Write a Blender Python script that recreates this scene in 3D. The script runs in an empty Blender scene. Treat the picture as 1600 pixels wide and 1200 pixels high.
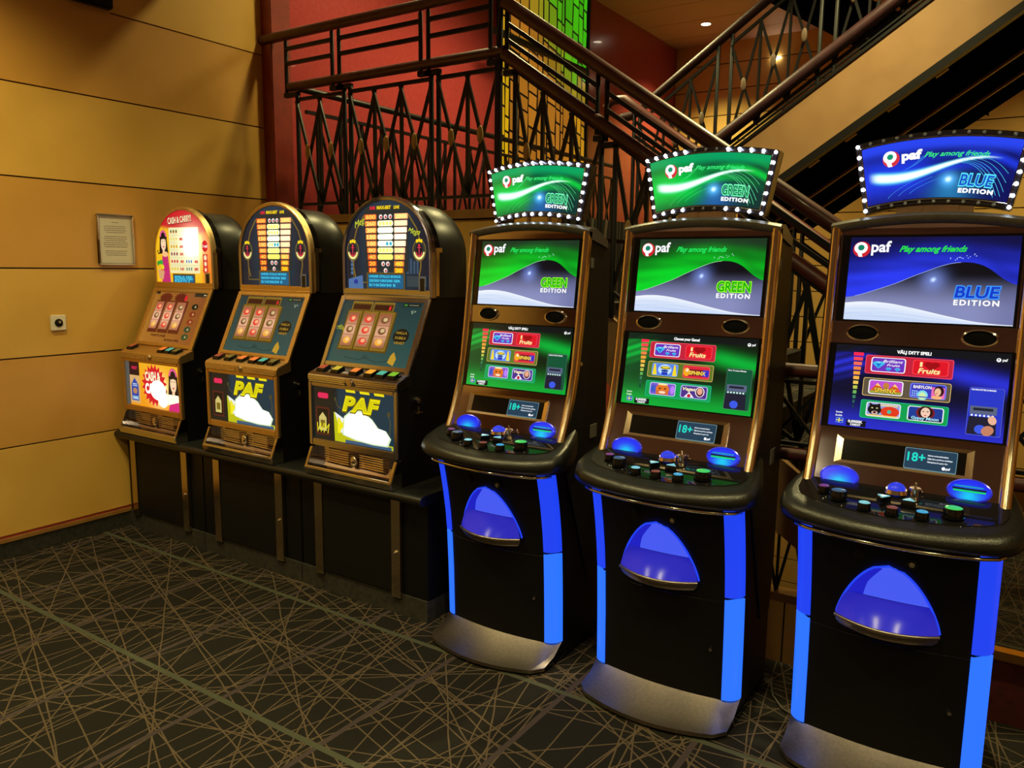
import bpy, bmesh, math, random
import numpy as np
from mathutils import Vector, Matrix
from mathutils.geometry import tessellate_polygon
random.seed(7)
S = bpy.context.scene
COL = S.collection

# ------------------------------------------------------------------ camera
F_PX = 1234.97
yaw, pit, rol = 0.58606, 0.146893, -0.011304
cy, sy, cp, sp = math.cos(yaw), math.sin(yaw), math.cos(pit), math.sin(pit)
fwd = Vector((-sy*cp, cy*cp, -sp)); rgt = Vector((cy, sy, 0)); dwn = fwd.cross(rgt)
r2 = rgt*math.cos(rol) + dwn*math.sin(rol); d2 = dwn*math.cos(rol) - rgt*math.sin(rol)
cam = bpy.data.cameras.new('camera'); cam.sensor_width = 36; cam.lens = 36*F_PX/1600
cam.clip_start = 0.05
camo = bpy.data.objects.new('camera', cam); COL.objects.link(camo)
m = Matrix((r2, -d2, -fwd)).transposed().to_4x4(); m.translation = (0, 0, 1.6)
camo.matrix_world = m
S.camera = camo

# ------------------------------------------------------------------ world, view
w = bpy.data.worlds.new('world'); S.world = w; w.use_nodes = True
w.node_tree.nodes['Background'].inputs[0].default_value = (0.9, 0.62, 0.4, 1)
w.node_tree.nodes['Background'].inputs[1].default_value = 0.05
S.view_settings.view_transform = 'Standard'
S.view_settings.look = 'None'
S.view_settings.exposure = 0.0
S.view_settings.gamma = 1.0
S.view_settings.use_curve_mapping = False
LAMP_NEAR = 136.0     # watts of the downlights over the machines
LAMP_FAR = 520.0      # watts of the downlights over the stairwell

# ------------------------------------------------------------------ helpers
def lin(c):
    return tuple((x/12.92 if x <= 0.04045 else ((x+0.055)/1.055)**2.4) for x in c)
def rgb(r, g, b): return lin((r/255, g/255, b/255))

def mat(name, base=(.5, .5, .5), rough=.5, metal=0., emis=None, estr=0., spec=.5, coat=0., alpha=None):
    m_ = bpy.data.materials.new(name); m_.use_nodes = True
    b = m_.node_tree.nodes['Principled BSDF']
    b.inputs['Base Color'].default_value = (*base, 1)
    b.inputs['Roughness'].default_value = rough
    b.inputs['Metallic'].default_value = metal
    b.inputs['Specular IOR Level'].default_value = spec
    b.inputs['Coat Weight'].default_value = coat
    if emis:
        b.inputs['Emission Color'].default_value = (*emis, 1)
        b.inputs['Emission Strength'].default_value = estr
    return m_
def nodes(m_): return m_.node_tree.nodes, m_.node_tree.links, m_.node_tree.nodes['Principled BSDF']
def noisy(m_, a, b, scale=6., rough=None, bump=0., detail=4.):
    N, L, B = nodes(m_)
    g = N.new('ShaderNodeNewGeometry'); n = N.new('ShaderNodeTexNoise'); n.inputs['Scale'].default_value = scale
    n.inputs['Detail'].default_value = detail
    L.new(g.outputs['Position'], n.inputs['Vector'])
    r = N.new('ShaderNodeValToRGB'); r.color_ramp.elements[0].position = .3; r.color_ramp.elements[1].position = .7
    r.color_ramp.elements[0].color = (*a, 1); r.color_ramp.elements[1].color = (*b, 1)
    L.new(n.outputs['Fac'], r.inputs[0]); L.new(r.outputs[0], B.inputs['Base Color'])
    if bump:
        u = N.new('ShaderNodeBump'); u.inputs['Strength'].default_value = bump; u.inputs['Distance'].default_value = .002
        n2 = N.new('ShaderNodeTexNoise'); n2.inputs['Scale'].default_value = 180
        L.new(g.outputs['Position'], n2.inputs['Vector']); L.new(n2.outputs['Fac'], u.inputs['Height'])
        L.new(u.outputs[0], B.inputs['Normal'])
    return m_

def art_material(name, emit, diffuse, rough=.12):
    m_ = bpy.data.materials.new(name); m_.use_nodes = True
    N, L, B = nodes(m_)
    a = N.new('ShaderNodeVertexColor'); a.layer_name = 'Col'
    B.inputs['Roughness'].default_value = rough
    L.new(a.outputs[0], B.inputs['Emission Color']); B.inputs['Emission Strength'].default_value = emit
    if diffuse > 0:
        v = N.new('ShaderNodeVectorMath'); v.operation = 'SCALE'; v.inputs[3].default_value = diffuse
        L.new(a.outputs[0], v.inputs[0]); L.new(v.outputs[0], B.inputs['Base Color'])
    else: B.inputs['Base Color'].default_value = (.004, .004, .004, 1)
    return m_

M = {}
M['panel_y'] = noisy(mat('yellow_panel', rough=.42), rgb(206, 160, 72), rgb(216, 170, 82), 3, bump=.15)
M['panel_o'] = noisy(mat('ochre_panel', rough=.42), rgb(196, 144, 64), rgb(206, 152, 72), 3, bump=.15)
M['panel_far'] = noisy(mat('pale_yellow_panel', rough=.45), rgb(226, 186, 104), rgb(218, 176, 96), 2)
M['groove'] = mat('panel_groove', rgb(38, 22, 14), .6)
M['front'] = noisy(mat('tan_wall', rough=.6), rgb(206, 172, 140), rgb(136, 104, 90), 1.2)
M['red'] = noisy(mat('red_wall', rough=.22, coat=.3), rgb(172, 66, 68), rgb(162, 58, 60), 30, bump=.1)
M['darkred'] = noisy(mat('dark_red_trim', rough=.4), rgb(140, 50, 38), rgb(120, 42, 34), 12)
M['wood'] = noisy(mat('mahogany', rough=.42, coat=.15), rgb(90, 40, 36), rgb(68, 30, 30), 14)
M['wood_dark'] = noisy(mat('dark_mahogany', rough=.42, coat=.15), rgb(62, 32, 38), rgb(46, 26, 32), 14)
M['iron'] = mat('black_iron', rgb(13, 13, 13), .42, spec=.35)
M['brass'] = mat('brass', rgb(176, 142, 78), .5)
M['dull'] = mat('dull_brass', rgb(104, 84, 66), .6)
M['ledge'] = noisy(mat('ledge_wood', rough=.35), rgb(150, 108, 56), rgb(132, 92, 46), 10)
M['stringer'] = noisy(mat('stair_stringer', rough=.5), rgb(146, 112, 74), rgb(136, 102, 66), 5)
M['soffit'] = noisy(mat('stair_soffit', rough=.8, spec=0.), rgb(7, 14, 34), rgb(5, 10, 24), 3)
M['ceil'] = mat('ceiling_panel', rgb(222, 194, 168), .55)
M['black'] = mat('black_plastic', rgb(11, 11, 14), .38, spec=.3)
M['gloss'] = mat('black_gloss', rgb(10, 10, 12), .12)
M['satin'] = noisy(mat('black_satin', rough=.45, spec=.3), rgb(22, 22, 24), rgb(16, 16, 18), 60)
M['door'] = noisy(mat('cabinet_door', rough=.55, spec=.25), rgb(15, 14, 13), rgb(11, 11, 11), 60)
M['leather'] = noisy(mat('black_textured', rough=.33), rgb(26, 26, 26), rgb(18, 18, 18), 120, bump=.4)
M['bronze'] = mat('bronze_mirror', rgb(188, 180, 206), .07, 1.)
M['gold'] = mat('gold_chrome', rgb(240, 216, 188), .17, 1.)
M['chrome'] = mat('chrome', rgb(225, 220, 210), .1, 1.)
M['steel'] = noisy(mat('brushed_steel', rough=.36, metal=1.), rgb(150, 138, 128), rgb(136, 126, 118), 90)
M['strip'] = mat('metal_strip', rgb(205, 190, 165), .18, 1.)
M['white'] = mat('white_plastic', rgb(220, 210, 190), .35)
M['paper'] = mat('paper', rgb(205, 198, 178), .6)
M['silver'] = mat('silver_frame', rgb(190, 180, 160), .3, .8)
M['ink'] = mat('ink', rgb(105, 98, 88), .7)
M['blue_hi'] = mat('blue_light_upper', (.01, .01, .05), .3, emis=rgb(30, 66, 240), estr=1.0)
M['blue_lo'] = mat('blue_light_lower', (.01, .01, .05), .3, emis=rgb(40, 110, 255), estr=1.15)
M['tray_hi'] = mat('tray_glow', (.01, .01, .05), .3, emis=rgb(72, 92, 246), estr=.95)
M['tray_lo'] = mat('tray_bowl_glow', (.02, .02, .2), .2, emis=rgb(28, 30, 200), estr=.7)
M['led'] = mat('white_led', (.8, .8, .8), .3, emis=(.75, .88, 1.), estr=26.)
M['led_off'] = mat('unlit_led', rgb(120, 125, 135), .2)
M['grille'] = mat('speaker_mesh', rgb(8, 8, 9), .8, spec=.05)
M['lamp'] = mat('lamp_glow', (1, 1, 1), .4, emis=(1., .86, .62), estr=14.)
M['kick'] = noisy(mat('carpet_kickboard', rough=.9), rgb(46, 42, 34), rgb(20, 19, 17), 45)
M['cable'] = mat('grey_cable', rgb(92, 86, 78), .5)
M['copper'] = mat('gold_edge', rgb(226, 170, 70), .25, 1.)
M['art'] = art_material('lit_artwork', 1.0, 0)
M['print'] = art_material('printed_artwork', .34, .5, .2)
M['glass_art'] = art_material('stained_glass', 1.0, .2, .15)

class MB:
    """collects geometry for ONE mesh object"""
    def __init__(s): s.v = []; s.f = []; s.m = []; s.mi = 0
    def add(s, vs, fs):
        k = len(s.v); s.v += [tuple(map(float, p)) for p in vs]
        s.f += [tuple(i+k for i in f) for f in fs]; s.m += [s.mi]*len(fs); return s
    def box(s, x0, y0, z0, x1, y1, z1):
        x0, x1 = min(x0, x1), max(x0, x1); y0, y1 = min(y0, y1), max(y0, y1); z0, z1 = min(z0, z1), max(z0, z1)
        return s.add([(x0,y0,z0),(x1,y0,z0),(x1,y1,z0),(x0,y1,z0),(x0,y0,z1),(x1,y0,z1),(x1,y1,z1),(x0,y1,z1)],
                     [(0,3,2,1),(4,5,6,7),(0,1,5,4),(1,2,6,5),(2,3,7,6),(3,0,4,7)])
    def loft(s, rings, cap=True, closed=True):
        n = len(rings[0]); k = [p for r in rings for p in r]; fs = []
        for i in range(len(rings)-1):
            for j in range(n if closed else n-1):
                a = i*n+j; b = i*n+(j+1) % n
                fs.append((a, b, b+n, a+n))
        if cap and closed:
            fs.append(tuple(range(n))[::-1]); fs.append(tuple((len(rings)-1)*n+j for j in range(n)))
        return s.add(k, fs)
    def prism_x(s, prof, x0, x1):      # prof = [(y,z)...]
        return s.loft([[(x0, y, z) for y, z in prof], [(x1, y, z) for y, z in prof]])
    def prism_y(s, prof, y0, y1):      # prof = [(x,z)...]
        return s.loft([[(x, y0, z) for x, z in prof], [(x, y1, z) for x, z in prof]])
    def prism_z(s, prof, z0, z1):
        return s.loft([[(x, y, z0) for x, y in prof], [(x, y, z1) for x, y in prof]])
    def tube(s, path, r, n=10, cap=True):
        P = [Vector(p) for p in path]; rings = []
        t0 = (P[1]-P[0]).normalized()
        up = Vector((0, 0, 1)) if abs(t0.z) < .9 else Vector((1, 0, 0))
        for i, p in enumerate(P):
            if i == 0: t = P[1]-P[0]
            elif i == len(P)-1: t = P[-1]-P[-2]
            else: t = (P[i+1]-P[i]).normalized()+(P[i]-P[i-1]).normalized()
            t.normalize(); a = t.cross(up)
            if a.length < 1e-4: a = t.cross(Vector((0, 1, 0)))
            a.normalize(); b = a.cross(t)
            rr = r[i] if isinstance(r, (list, tuple)) else r
            rings.append([p + a*rr*math.cos(2*math.pi*j/n) + b*rr*math.sin(2*math.pi*j/n) for j in range(n)])
        return s.loft(rings, cap)
    def bar(s, a, b, w_, d):           # flat bar, w_ in the plane of the railing, d across
        a = Vector(a); b = Vector(b); t = (b-a).normalized(); y = Vector((0, 1, 0))
        if abs(t.y) > .8: y = Vector((1, 0, 0))
        u = t.cross(y).normalized()*w_/2; v = y*d/2
        return s.loft([[a-u-v, a+u-v, a+u+v, a-u+v], [b-u-v, b+u-v, b+u+v, b-u+v]])
    def cyl(s, c, r, h, n=24, axis=2, r2=None):
        r2 = r if r2 is None else r2; R = []
        for k, rr in ((0, r), (h, r2)):
            ring = []
            for j in range(n):
                a = 2*math.pi*j/n; e = [rr*math.cos(a), rr*math.sin(a)]; e.insert(axis, k)
                ring.append((c[0]+e[0], c[1]+e[1], c[2]+e[2]))
            R.append(ring)
        return s.loft(R)
    def sphere(s, c, r, n=12, k=7, sc=(1, 1, 1)):
        vs = []; fs = []
        for i in range(k+1):
            th = math.pi*i/k
            for j in range(n):
                ph = 2*math.pi*j/n
                vs.append((c[0]+r*sc[0]*math.sin(th)*math.cos(ph), c[1]+r*sc[1]*math.sin(th)*math.sin(ph), c[2]+r*sc[2]*math.cos(th)))
        for i in range(k):
            for j in range(n):
                fs.append((i*n+j, i*n+(j+1) % n, (i+1)*n+(j+1) % n, (i+1)*n+j))
        return s.add(vs, fs)
    def build(s, name, mats, parent=None, smooth=None, bevel=0, org=(0, 0, 0), seg=2):
        me = bpy.data.meshes.new(name)
        me.from_pydata([(a-org[0], b-org[1], c-org[2]) for a, b, c in s.v], [], s.f)
        mats = mats if isinstance(mats, (list, tuple)) else [mats]
        for q in mats: me.materials.append(q)
        for p, i in zip(me.polygons, s.m): p.material_index = i
        bm = bmesh.new(); bm.from_mesh(me)
        bmesh.ops.remove_doubles(bm, verts=bm.verts, dist=1e-6)
        bmesh.ops.dissolve_degenerate(bm, edges=bm.edges, dist=1e-6)
        bmesh.ops.recalc_face_normals(bm, faces=bm.faces)
        if bevel:
            bmesh.ops.bevel(bm, geom=[e for e in bm.edges if len(e.link_faces) == 2 and e.calc_face_angle(0) > .6],
                            offset=bevel, segments=seg, affect='EDGES', clamp_overlap=True)
        bm.to_mesh(me); bm.free()
        if smooth or bevel:
            me.shade_smooth(); me.set_sharp_from_angle(angle=math.radians(smooth or 40))
        o = bpy.data.objects.new(name, me); COL.objects.link(o)
        if parent: o.parent = parent
        elif org != (0, 0, 0): o.location = org
        return o

def thing(name, label, cat, loc=(0, 0, 0), rz=0, group=None):
    o = bpy.data.objects.new(name, None); COL.objects.link(o); o.location = loc; o.rotation_euler.z = rz
    o.empty_display_size = .1
    o['label'] = label; o['category'] = cat
    if group: o['group'] = group
    return o
def tag(o, label, cat, group=None):
    o['label'] = label; o['category'] = cat
    if group: o['group'] = group
    return o
def struct(o): o['kind'] = 'structure'; return o

# ---- text outlines as 2-D polygons
_tc = {}
def text2d(st, bold=0., shear=0., spacing=1.):
    key = (st, bold, shear, spacing)
    if key in _tc: return _tc[key]
    c = bpy.data.curves.new('t', 'FONT'); c.body = st; c.size = 1; c.offset = bold; c.shear = shear
    c.space_character = spacing; c.resolution_u = 3
    o = bpy.data.objects.new('t', c); COL.objects.link(o)
    dg = bpy.context.evaluated_depsgraph_get(); dg.update()
    me = bpy.data.meshes.new_from_object(o.evaluated_get(dg))
    v = [(p.co.x, p.co.y) for p in me.vertices]; f = [tuple(p.vertices) for p in me.polygons]
    bpy.data.objects.remove(o); bpy.data.curves.remove(c); bpy.data.meshes.remove(me)
    if not v: v = [(0, 0), (.01, 0), (0, .01)]; f = [(0, 1, 2)]
    a = np.array(v); _tc[key] = (a, f); return _tc[key]

class Art:
    """flat coloured artwork of a screen, a glass or a sticker, mapped onto its surface"""
    def __init__(s, mp, step=.00006): s.mp = mp; s.v = []; s.f = []; s.c = []; s.k = 0; s.step = step
    def _add(s, pts, faces, col):
        b = len(s.v); off = s.k*s.step; s.k += 1
        s.v += [s.mp(u, v, off) for u, v in pts]
        for i, f in enumerate(faces):
            s.f.append(tuple(j+b for j in f)); s.c.append(col[i] if isinstance(col, list) else col)
    def grid(s, u0, v0, u1, v1, nu, nv, fn):
        pts = [(u0+(u1-u0)*i/nu, v0+(v1-v0)*j/nv) for j in range(nv+1) for i in range(nu+1)]
        vc = [fn(i/nu, j/nv) for j in range(nv+1) for i in range(nu+1)]
        fs = []; cs = []
        for j in range(nv):
            for i in range(nu):
                q = (j*(nu+1)+i, j*(nu+1)+i+1, (j+1)*(nu+1)+i+1, (j+1)*(nu+1)+i)
                fs.append(q); cs.append([vc[t] for t in q])
        s._add(pts, fs, cs)
    def band(s, u0, u1, lo, hi, nu, nv, fn):
        # region between two curves lo(u), hi(u); fn(u, t) with t from 0 at lo to 1 at hi
        pts = []; vc = []
        for j in range(nv+1):
            for i in range(nu+1):
                u = u0+(u1-u0)*i/nu; a, b = lo(u), hi(u); pts.append((u, a+(b-a)*j/nv)); vc.append(fn(u, j/nv))
        fs = []; cs = []
        for j in range(nv):
            for i in range(nu):
                q = (j*(nu+1)+i, j*(nu+1)+i+1, (j+1)*(nu+1)+i+1, (j+1)*(nu+1)+i); fs.append(q); cs.append([vc[t] for t in q])
        s._add(pts, fs, cs)
    def poly(s, pts, col):
        t = tessellate_polygon([[Vector((a, b, 0)) for a, b in pts]])
        s._add(pts, [tuple(x) for x in t], col)
    def strip(s, pts, w_, col, lim=None):     # stroked line
        if lim: pts = [p for p in pts if lim < p[1] < 1-lim and lim < p[0] < 1-lim*.5]
        if len(pts) < 2: return
        n = len(pts); L = []; R = []
        for i, (x, y) in enumerate(pts):
            a = pts[max(0, i-1)]; b = pts[min(n-1, i+1)]; dx, dy = b[0]-a[0], b[1]-a[1]; l = math.hypot(dx, dy) or 1
            ww = (w_[i] if isinstance(w_, list) else w_)/2
            L.append((x-dy/l*ww, y+dx/l*ww)); R.append((x+dy/l*ww, y-dx/l*ww))
        s._add(L+R, [(i, i+n, i+n+1, i+1) for i in range(n-1)], col)
    def rect(s, u0, v0, u1, v1, col): s._add([(u0, v0), (u1, v0), (u1, v1), (u0, v1)], [(0, 1, 2, 3)], col)
    def rrect(s, u0, v0, u1, v1, r, col, skew=0):
        P = []
        for cx, cy_, a0 in ((u1-r, v1-r, 0), (u0+r, v1-r, 90), (u0+r, v0+r, 180), (u1-r, v0+r, 270)):
            for k in range(5):
                a = math.radians(a0+k*22.5); P.append((cx+r*math.cos(a), cy_+r*math.sin(a)))
        s.poly(P, col)
    def ell(s, u, v, a, b, col, n=24, rot=0, a0=0, a1=360):
        P = []
        for k in range(n+(a1-a0 < 360)):
            t = math.radians(a0+(a1-a0)*k/n); x = a*math.cos(t); y = b*math.sin(t)
            P.append((u+x*math.cos(rot)-y*math.sin(rot), v+x*math.sin(rot)+y*math.cos(rot)))
        s.poly(P, col)
    def text(s, st, u, v, h, col, width=None, bold=0., shear=0., spacing=1., align='l', rot=0.):
        a, f = text2d(st, bold, shear, spacing)
        x0, x1 = a[:, 0].min(), a[:, 0].max(); sc = h/.72; wd = (x1-x0)*sc
        sx = sc*(width/wd if width else 1); wd = width or wd
        ox = u-(wd/2 if align == 'c' else wd if align == 'r' else 0)
        P = [((p[0]-x0)*sx, p[1]*sc) for p in a]
        cr, sr = math.cos(rot), math.sin(rot)
        P = [(ox+x*cr-y*sr, v+x*sr+y*cr) for x, y in P]
        s._add(P, f, col)
    def build(s, name, mt, parent):
        me = bpy.data.meshes.new(name); me.from_pydata(s.v, [], s.f); me.materials.append(mt)
        ca = me.color_attributes.new('Col', 'FLOAT_COLOR', 'CORNER')
        buf = []
        for p, c in zip(me.polygons, s.c):
            n = p.loop_total
            if isinstance(c, list): 
                for q in c: buf += [*q, 1.]
            else: buf += [*c, 1.]*n
        ca.data.foreach_set('color', buf)
        o = bpy.data.objects.new(name, me); COL.objects.link(o); o.parent = parent; return o

def mix(a, b, t):
    t = max(0., min(1., t)); return tuple(x+(y-x)*t for x, y in zip(a, b))
def add3(a, b, k=1.): return tuple(x+y*k for x, y in zip(a, b))
def sstep(a, b, x):
    t = max(0., min(1., (x-a)/(b-a))); return t*t*(3-2*t)

def spot(name, loc, power, col=(1, .86, .37), size=1.2, rad=.05, tgt=None, blend=.8):
    l = bpy.data.lights.new(name, 'SPOT'); l.energy = power; l.color = col; l.spot_size = size; l.spot_blend = blend
    l.shadow_soft_size = rad
    o = bpy.data.objects.new(name, l); COL.objects.link(o); o.location = loc
    if tgt: o.rotation_euler = (Vector(tgt)-Vector(loc)).to_track_quat('-Z', 'Y').to_euler()
    return o

# ================================================================== ROOM
XW = -4.56
YE = 3.19     # edge of the floor at the stairwell
# carpet
def carpet():
    m_ = mat('patterned_carpet', rgb(24, 24, 22), .85, spec=.2); N, L, B = nodes(m_)
    g = N.new('ShaderNodeNewGeometry')
    nz = N.new('ShaderNodeTexNoise'); nz.inputs['Scale'].default_value = 2.0
    L.new(g.outputs['Position'], nz.inputs['Vector'])
    sub = N.new('ShaderNodeVectorMath'); sub.operation = 'SCALE'; sub.inputs[3].default_value = .03
    L.new(nz.outputs['Color'], sub.inputs[0])
    ad = N.new('ShaderNodeVectorMath'); ad.operation = 'ADD'
    L.new(g.outputs['Position'], ad.inputs[0]); L.new(sub.outputs[0], ad.inputs[1])
    def M2(op, a, b=None):
        n = N.new('ShaderNodeMath'); n.operation = op
        for i, x in enumerate((a, b)):
            if x is None: continue
            if isinstance(x, (int, float)): n.inputs[i].default_value = x
            else: L.new(x, n.inputs[i])
        return n.outputs[0]
    def lines(ang, space, width, phase, src):
        a = math.radians(ang); nx, ny = -math.sin(a), math.cos(a)
        d = N.new('ShaderNodeVectorMath'); d.operation = 'DOT_PRODUCT'; L.new(src, d.inputs[0])
        d.inputs[1].default_value = (nx/space, ny/space, 0)
        f = M2('FRACT', M2('ADD', d.outputs['Value'], 50.5+phase/space*-1))
        return M2('LESS_THAN', M2('ABSOLUTE', M2('SUBTRACT', f, .5)), width/space/2)
    fine = None
    for ang, sp_, ph in ((-18, .31, .03), (-21, .57, .2), (-3, .47, .1), (-12, .62, .3), (90, .26, .09), (94, .44, .2),
                         (84, .39, .1), (74, .43, .25), (104, .41, .05), (29, .52, .1), (42, .55, .2), (62, .6, .1), (-35, .5, .3),
                         (20, .63, .35), (120, .66, .2), (-50, .7, .1), (-16, .37, .17), (-24, .49, .33), (98, .37, .31), (80, .51, .4), (35, .61, .5), (10, .58, .2), (110, .54, .15)):
        l_ = lines(ang, sp_, .0055, ph, ad.outputs[0])
        fine = l_ if fine is None else M2('MAXIMUM', fine, l_)
    purple = lines(90, .52, .022, 2.4+.0, ad.outputs[0]); purple = lines(90, .519, .022, 2.405, g.outputs['Position'])
    green = lines(0, .765, .024, 1.685, g.outputs['Position'])
    fz = N.new('ShaderNodeTexNoise'); fz.inputs['Scale'].default_value = 260; L.new(g.outputs['Position'], fz.inputs['Vector'])
    def mx(fac, a, b):
        n = N.new('ShaderNodeMixRGB'); L.new(fac, n.inputs[0])
        for i, x in ((1, a), (2, b)):
            if isinstance(x, tuple): n.inputs[i].default_value = (*x, 1)
            else: L.new(x, n.inputs[i])
        return n.outputs[0]
    c = mx(fz.outputs['Fac'], rgb(13, 12, 10), rgb(26, 23, 18))
    lc = mx(fz.outputs['Fac'], rgb(60, 50, 40), rgb(98, 82, 66))
    c = mx(fine, c, lc)
    c = mx(purple, c, rgb(60, 50, 52))
    c = mx(green, c, rgb(66, 68, 56))
    L.new(c, B.inputs['Base Color'])
    u = N.new('ShaderNodeBump'); u.inputs['Strength'].default_value = .5; u.inputs['Distance'].default_value = .003
    L.new(fz.outputs['Fac'], u.inputs['Height']); L.new(u.outputs[0], B.inputs['Normal'])
    return m_
M['carpet'] = carpet()
b = MB(); b.box(XW-.1, -2.6, -.2, 3.6, YE, 0); struct(b.build('floor', M['carpet'], bevel=.02))

# left wall : rows of panels with dark joints
JZ = [.122, .605, 1.083, 1.565, 2.045, 2.527, 3.005, 3.485]
b = MB(); b.mi = 2; b.box(XW-.12, -2.6, -.2, XW-.012, 3.745, 5.2)
def prow(z0, z1, mi, y0=-2.6, y1=3.745):
    b.mi = mi; b.box(XW-.02, y0, z0+.004, XW, y1, z1-.004)
prow(.122, .605, 0); prow(.605, 1.083, 1); prow(1.083, 1.565, 0); prow(1.565, 2.045, 1); prow(2.045, 2.527, 0)
prow(2.527, 3.005, 1, 2.685); prow(3.005, 3.485, 0, 2.685); prow(3.485, 5.2, 1, 2.685)
prow(2.527, 5.2, 1, -2.6, 2.685)
struct(b.build('wall_left', [M['panel_y'], M['panel_o'], M['groove']]))
b = MB(); b.box(XW-.02, -2.6, 0, XW+.012, 3.19, .09); b.mi = 1; b.box(XW-.02, -2.6, .092, XW+.018, 3.19, .113)
b.mi = 2; b.box(XW-.02, -2.6, .113, XW+.006, 3.19, .121)
struct(b.build('baseboard_left', [M['kick'], M['ledge'], M['darkred']]))
# the rest of the room round the camera
b = MB(); b.box(3.5, -2.6, -3.2, 3.6, 11, 5.2); struct(b.build('wall_right', M['panel_o']))
b = MB(); b.box(XW-.1, -2.7, 0, 3.6, -2.6, 5.2); struct(b.build('wall_front', M['front']))
b = MB(); b.box(XW-.1, -2.6, 3.5, 3.5, 3.3, 3.6); struct(b.build('ceiling', M['ceil']))
# red wall behind the landing
b = MB(); b.box(-4.62, 3.86, -3.2, -4.5, 10.9, 5.2); struct(b.build('wall_stair', M['red']))
b = MB(); b.box(-4.62, 3.745, -3.2, -4.46, 3.86, 5.2); b.box(-4.55, 3.86, -3.2, -4.475, 3.93, 5.2)
struct(b.build('trim_1', M['darkred'], bevel=.006))
# far wall with panels
b = MB(); b.mi = 1; b.box(-4.62, 10.82, -3.2, 3.6, 10.95, 5.2); b.mi = 0
z = -3.0
while z < 5:
    for x0, x1 in ((-4.5, -1.9), (-1.9, .8), (.8, 3.5)):
        b.box(x0+.006, 10.8, z+.008, x1-.006, 10.83, z+.328)
    z += .333
struct(b.build('wall_back', [M['panel_far'], M['groove']]))
# high ceiling with joints
b = MB(); b.mi = 1; b.box(-4.62, 3.3, 4.62, 3.6, 10.9, 4.8); b.mi = 0
for k in range(12):
    y0 = 3.3+k*.64; b.box(-4.5, y0+.006, 4.6, 3.5, y0+.634, 4.64)
struct(b.build('ceiling', [M['ceil'], M['groove']]))
b = MB(); b.box(-4.5, YE, -3.2, 3.5, 10.8, -3.0); struct(b.build('floor', M['carpet']))
# fascia of the floor edge
b = MB(); b.box(-4.5, YE, -3.0, -2.6, YE+.03, -.2); b.box(-2.6, YE-.6, -.6, 3.5, YE-.02, -.2); struct(b.build('trim_2', M['darkred']))
# half wall below the landing
b = MB(); b.mi = 1; b.box(-4.5, 3.77, -3, -2.53, 3.85, 1.87); b.mi = 0
for k in range(10):
    z1 = 1.868-k*.48; b.box(-4.5, 3.745, z1-.472, -2.55, 3.775, z1)
b.mi = 2; b.box(-4.5, 3.72, 1.875, -2.5, 3.86, 1.925)
struct(b.build('wall_landing', [M['panel_y'], M['groove'], M['ledge']]))

# ================================================================== DOWNLIGHTS
def downlight(x, y, z, power, label, size=1.9, rad=.06):
    t = thing('ceiling_downlight', label, 'ceiling light', (x, y, z), group='recessed ceiling downlights')
    b = MB()
    n = 28; R = []
    for r_, h in ((.075, 0), (.06, -.006), (.055, .02)):
        R.append([(r_*math.cos(2*math.pi*j/n), r_*math.sin(2*math.pi*j/n), h) for j in range(n)])
    b.loft(R, cap=False); b.build('trim_ring', M['white'], t, smooth=40)
    b = MB(); b.cyl((0, 0, -.002), .055, .004, 28); b.build('bulb', M['lamp'], t)
    l = spot('lamp_light', (0, 0, -.03), power, size=size, rad=rad); l.parent = t
    return t
for x, y in ((-3.7, 1.5), (-2.3, 1.1), (-.7, 1.2), (.9, 1.3), (-3.6, -.6), (-1.6, -.8), (.6, -.9), (2.3, .4)):
    downlight(x, y, 3.498, LAMP_NEAR, 'recessed round downlight in the ceiling above the carpeted gaming floor', size=2.35)
t = downlight(-3.75, 9.89, 4.598, LAMP_FAR*.55, 'bright round downlight in the ceiling past the red wall')
downlight(-3.5, 4.25, 4.598, LAMP_FAR*.3, 'unseen downlight added in the high ceiling to light the wall by the landing railing', size=2.6, rad=.1)  # added out of view to brighten the far end of the yellow wall
downlight(-2.3, 8.9, 4.598, LAMP_FAR*1.3, 'recessed downlight in the high ceiling hidden above the upper flight', size=2.5)
downlight(-3.2, 5.6, 4.598, LAMP_FAR, 'recessed downlight in the high ceiling over the landing', size=2.4, rad=.35)
downlight(-1.0, 5.0, 4.598, LAMP_FAR, 'recessed downlight in the high ceiling over the lower flight')
downlight(.8, 8.6, 4.598, LAMP_FAR, 'recessed downlight in the high ceiling at the far right', size=2.5)
t = thing('wall_bright_spot', 'small elongated warm glowing spot on the pale far wall behind the lattice railing', 'wall light', (-3.13, 10.8, 4.31))
b = MB(); b.sphere((0, -.01, 0), .07, 20, 8, (1, .4, .3)); b.build('spot_body', M['lamp'], t, smooth=60)  # bright spot on the far wall, built as a glowing flattened ball

# ================================================================== WALL ITEMS
t = thing('framed_notice', 'framed sheet of small print hanging on the yellow wall', 'picture frame', (XW, 2.633, 1.733))
b = MB()
W2, H2, fw = .107, .147, .009
for y0, z0, y1, z1 in ((-W2, -H2, W2, -H2+fw), (-W2, H2-fw, W2, H2), (-W2, -H2+fw, -W2+fw, H2-fw), (W2-fw, -H2+fw, W2, H2-fw)):
    b.box(0, y0, z0, .018, y1, z1)
b.build('frame', M['silver'], t, bevel=.002)
b = MB(); b.box(0.001, -W2+fw, -H2+fw, .010, W2-fw, H2-fw); b.build('paper_sheet', M['paper'], t)
b = MB(); random.seed(3)
for k in range(17):
    zz = .098-k*.0118
    if k in (1, 6, 13): continue
    l = .055+random.random()*.02 if k else .02
    yy = -l
    while yy < l-.006:
        ww = .004+random.random()*.011; b.box(.0101, yy, zz, .0106, min(yy+ww, l), zz+.0032); yy += ww+.003
b.build('printed_text', M['ink'], t)
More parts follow.
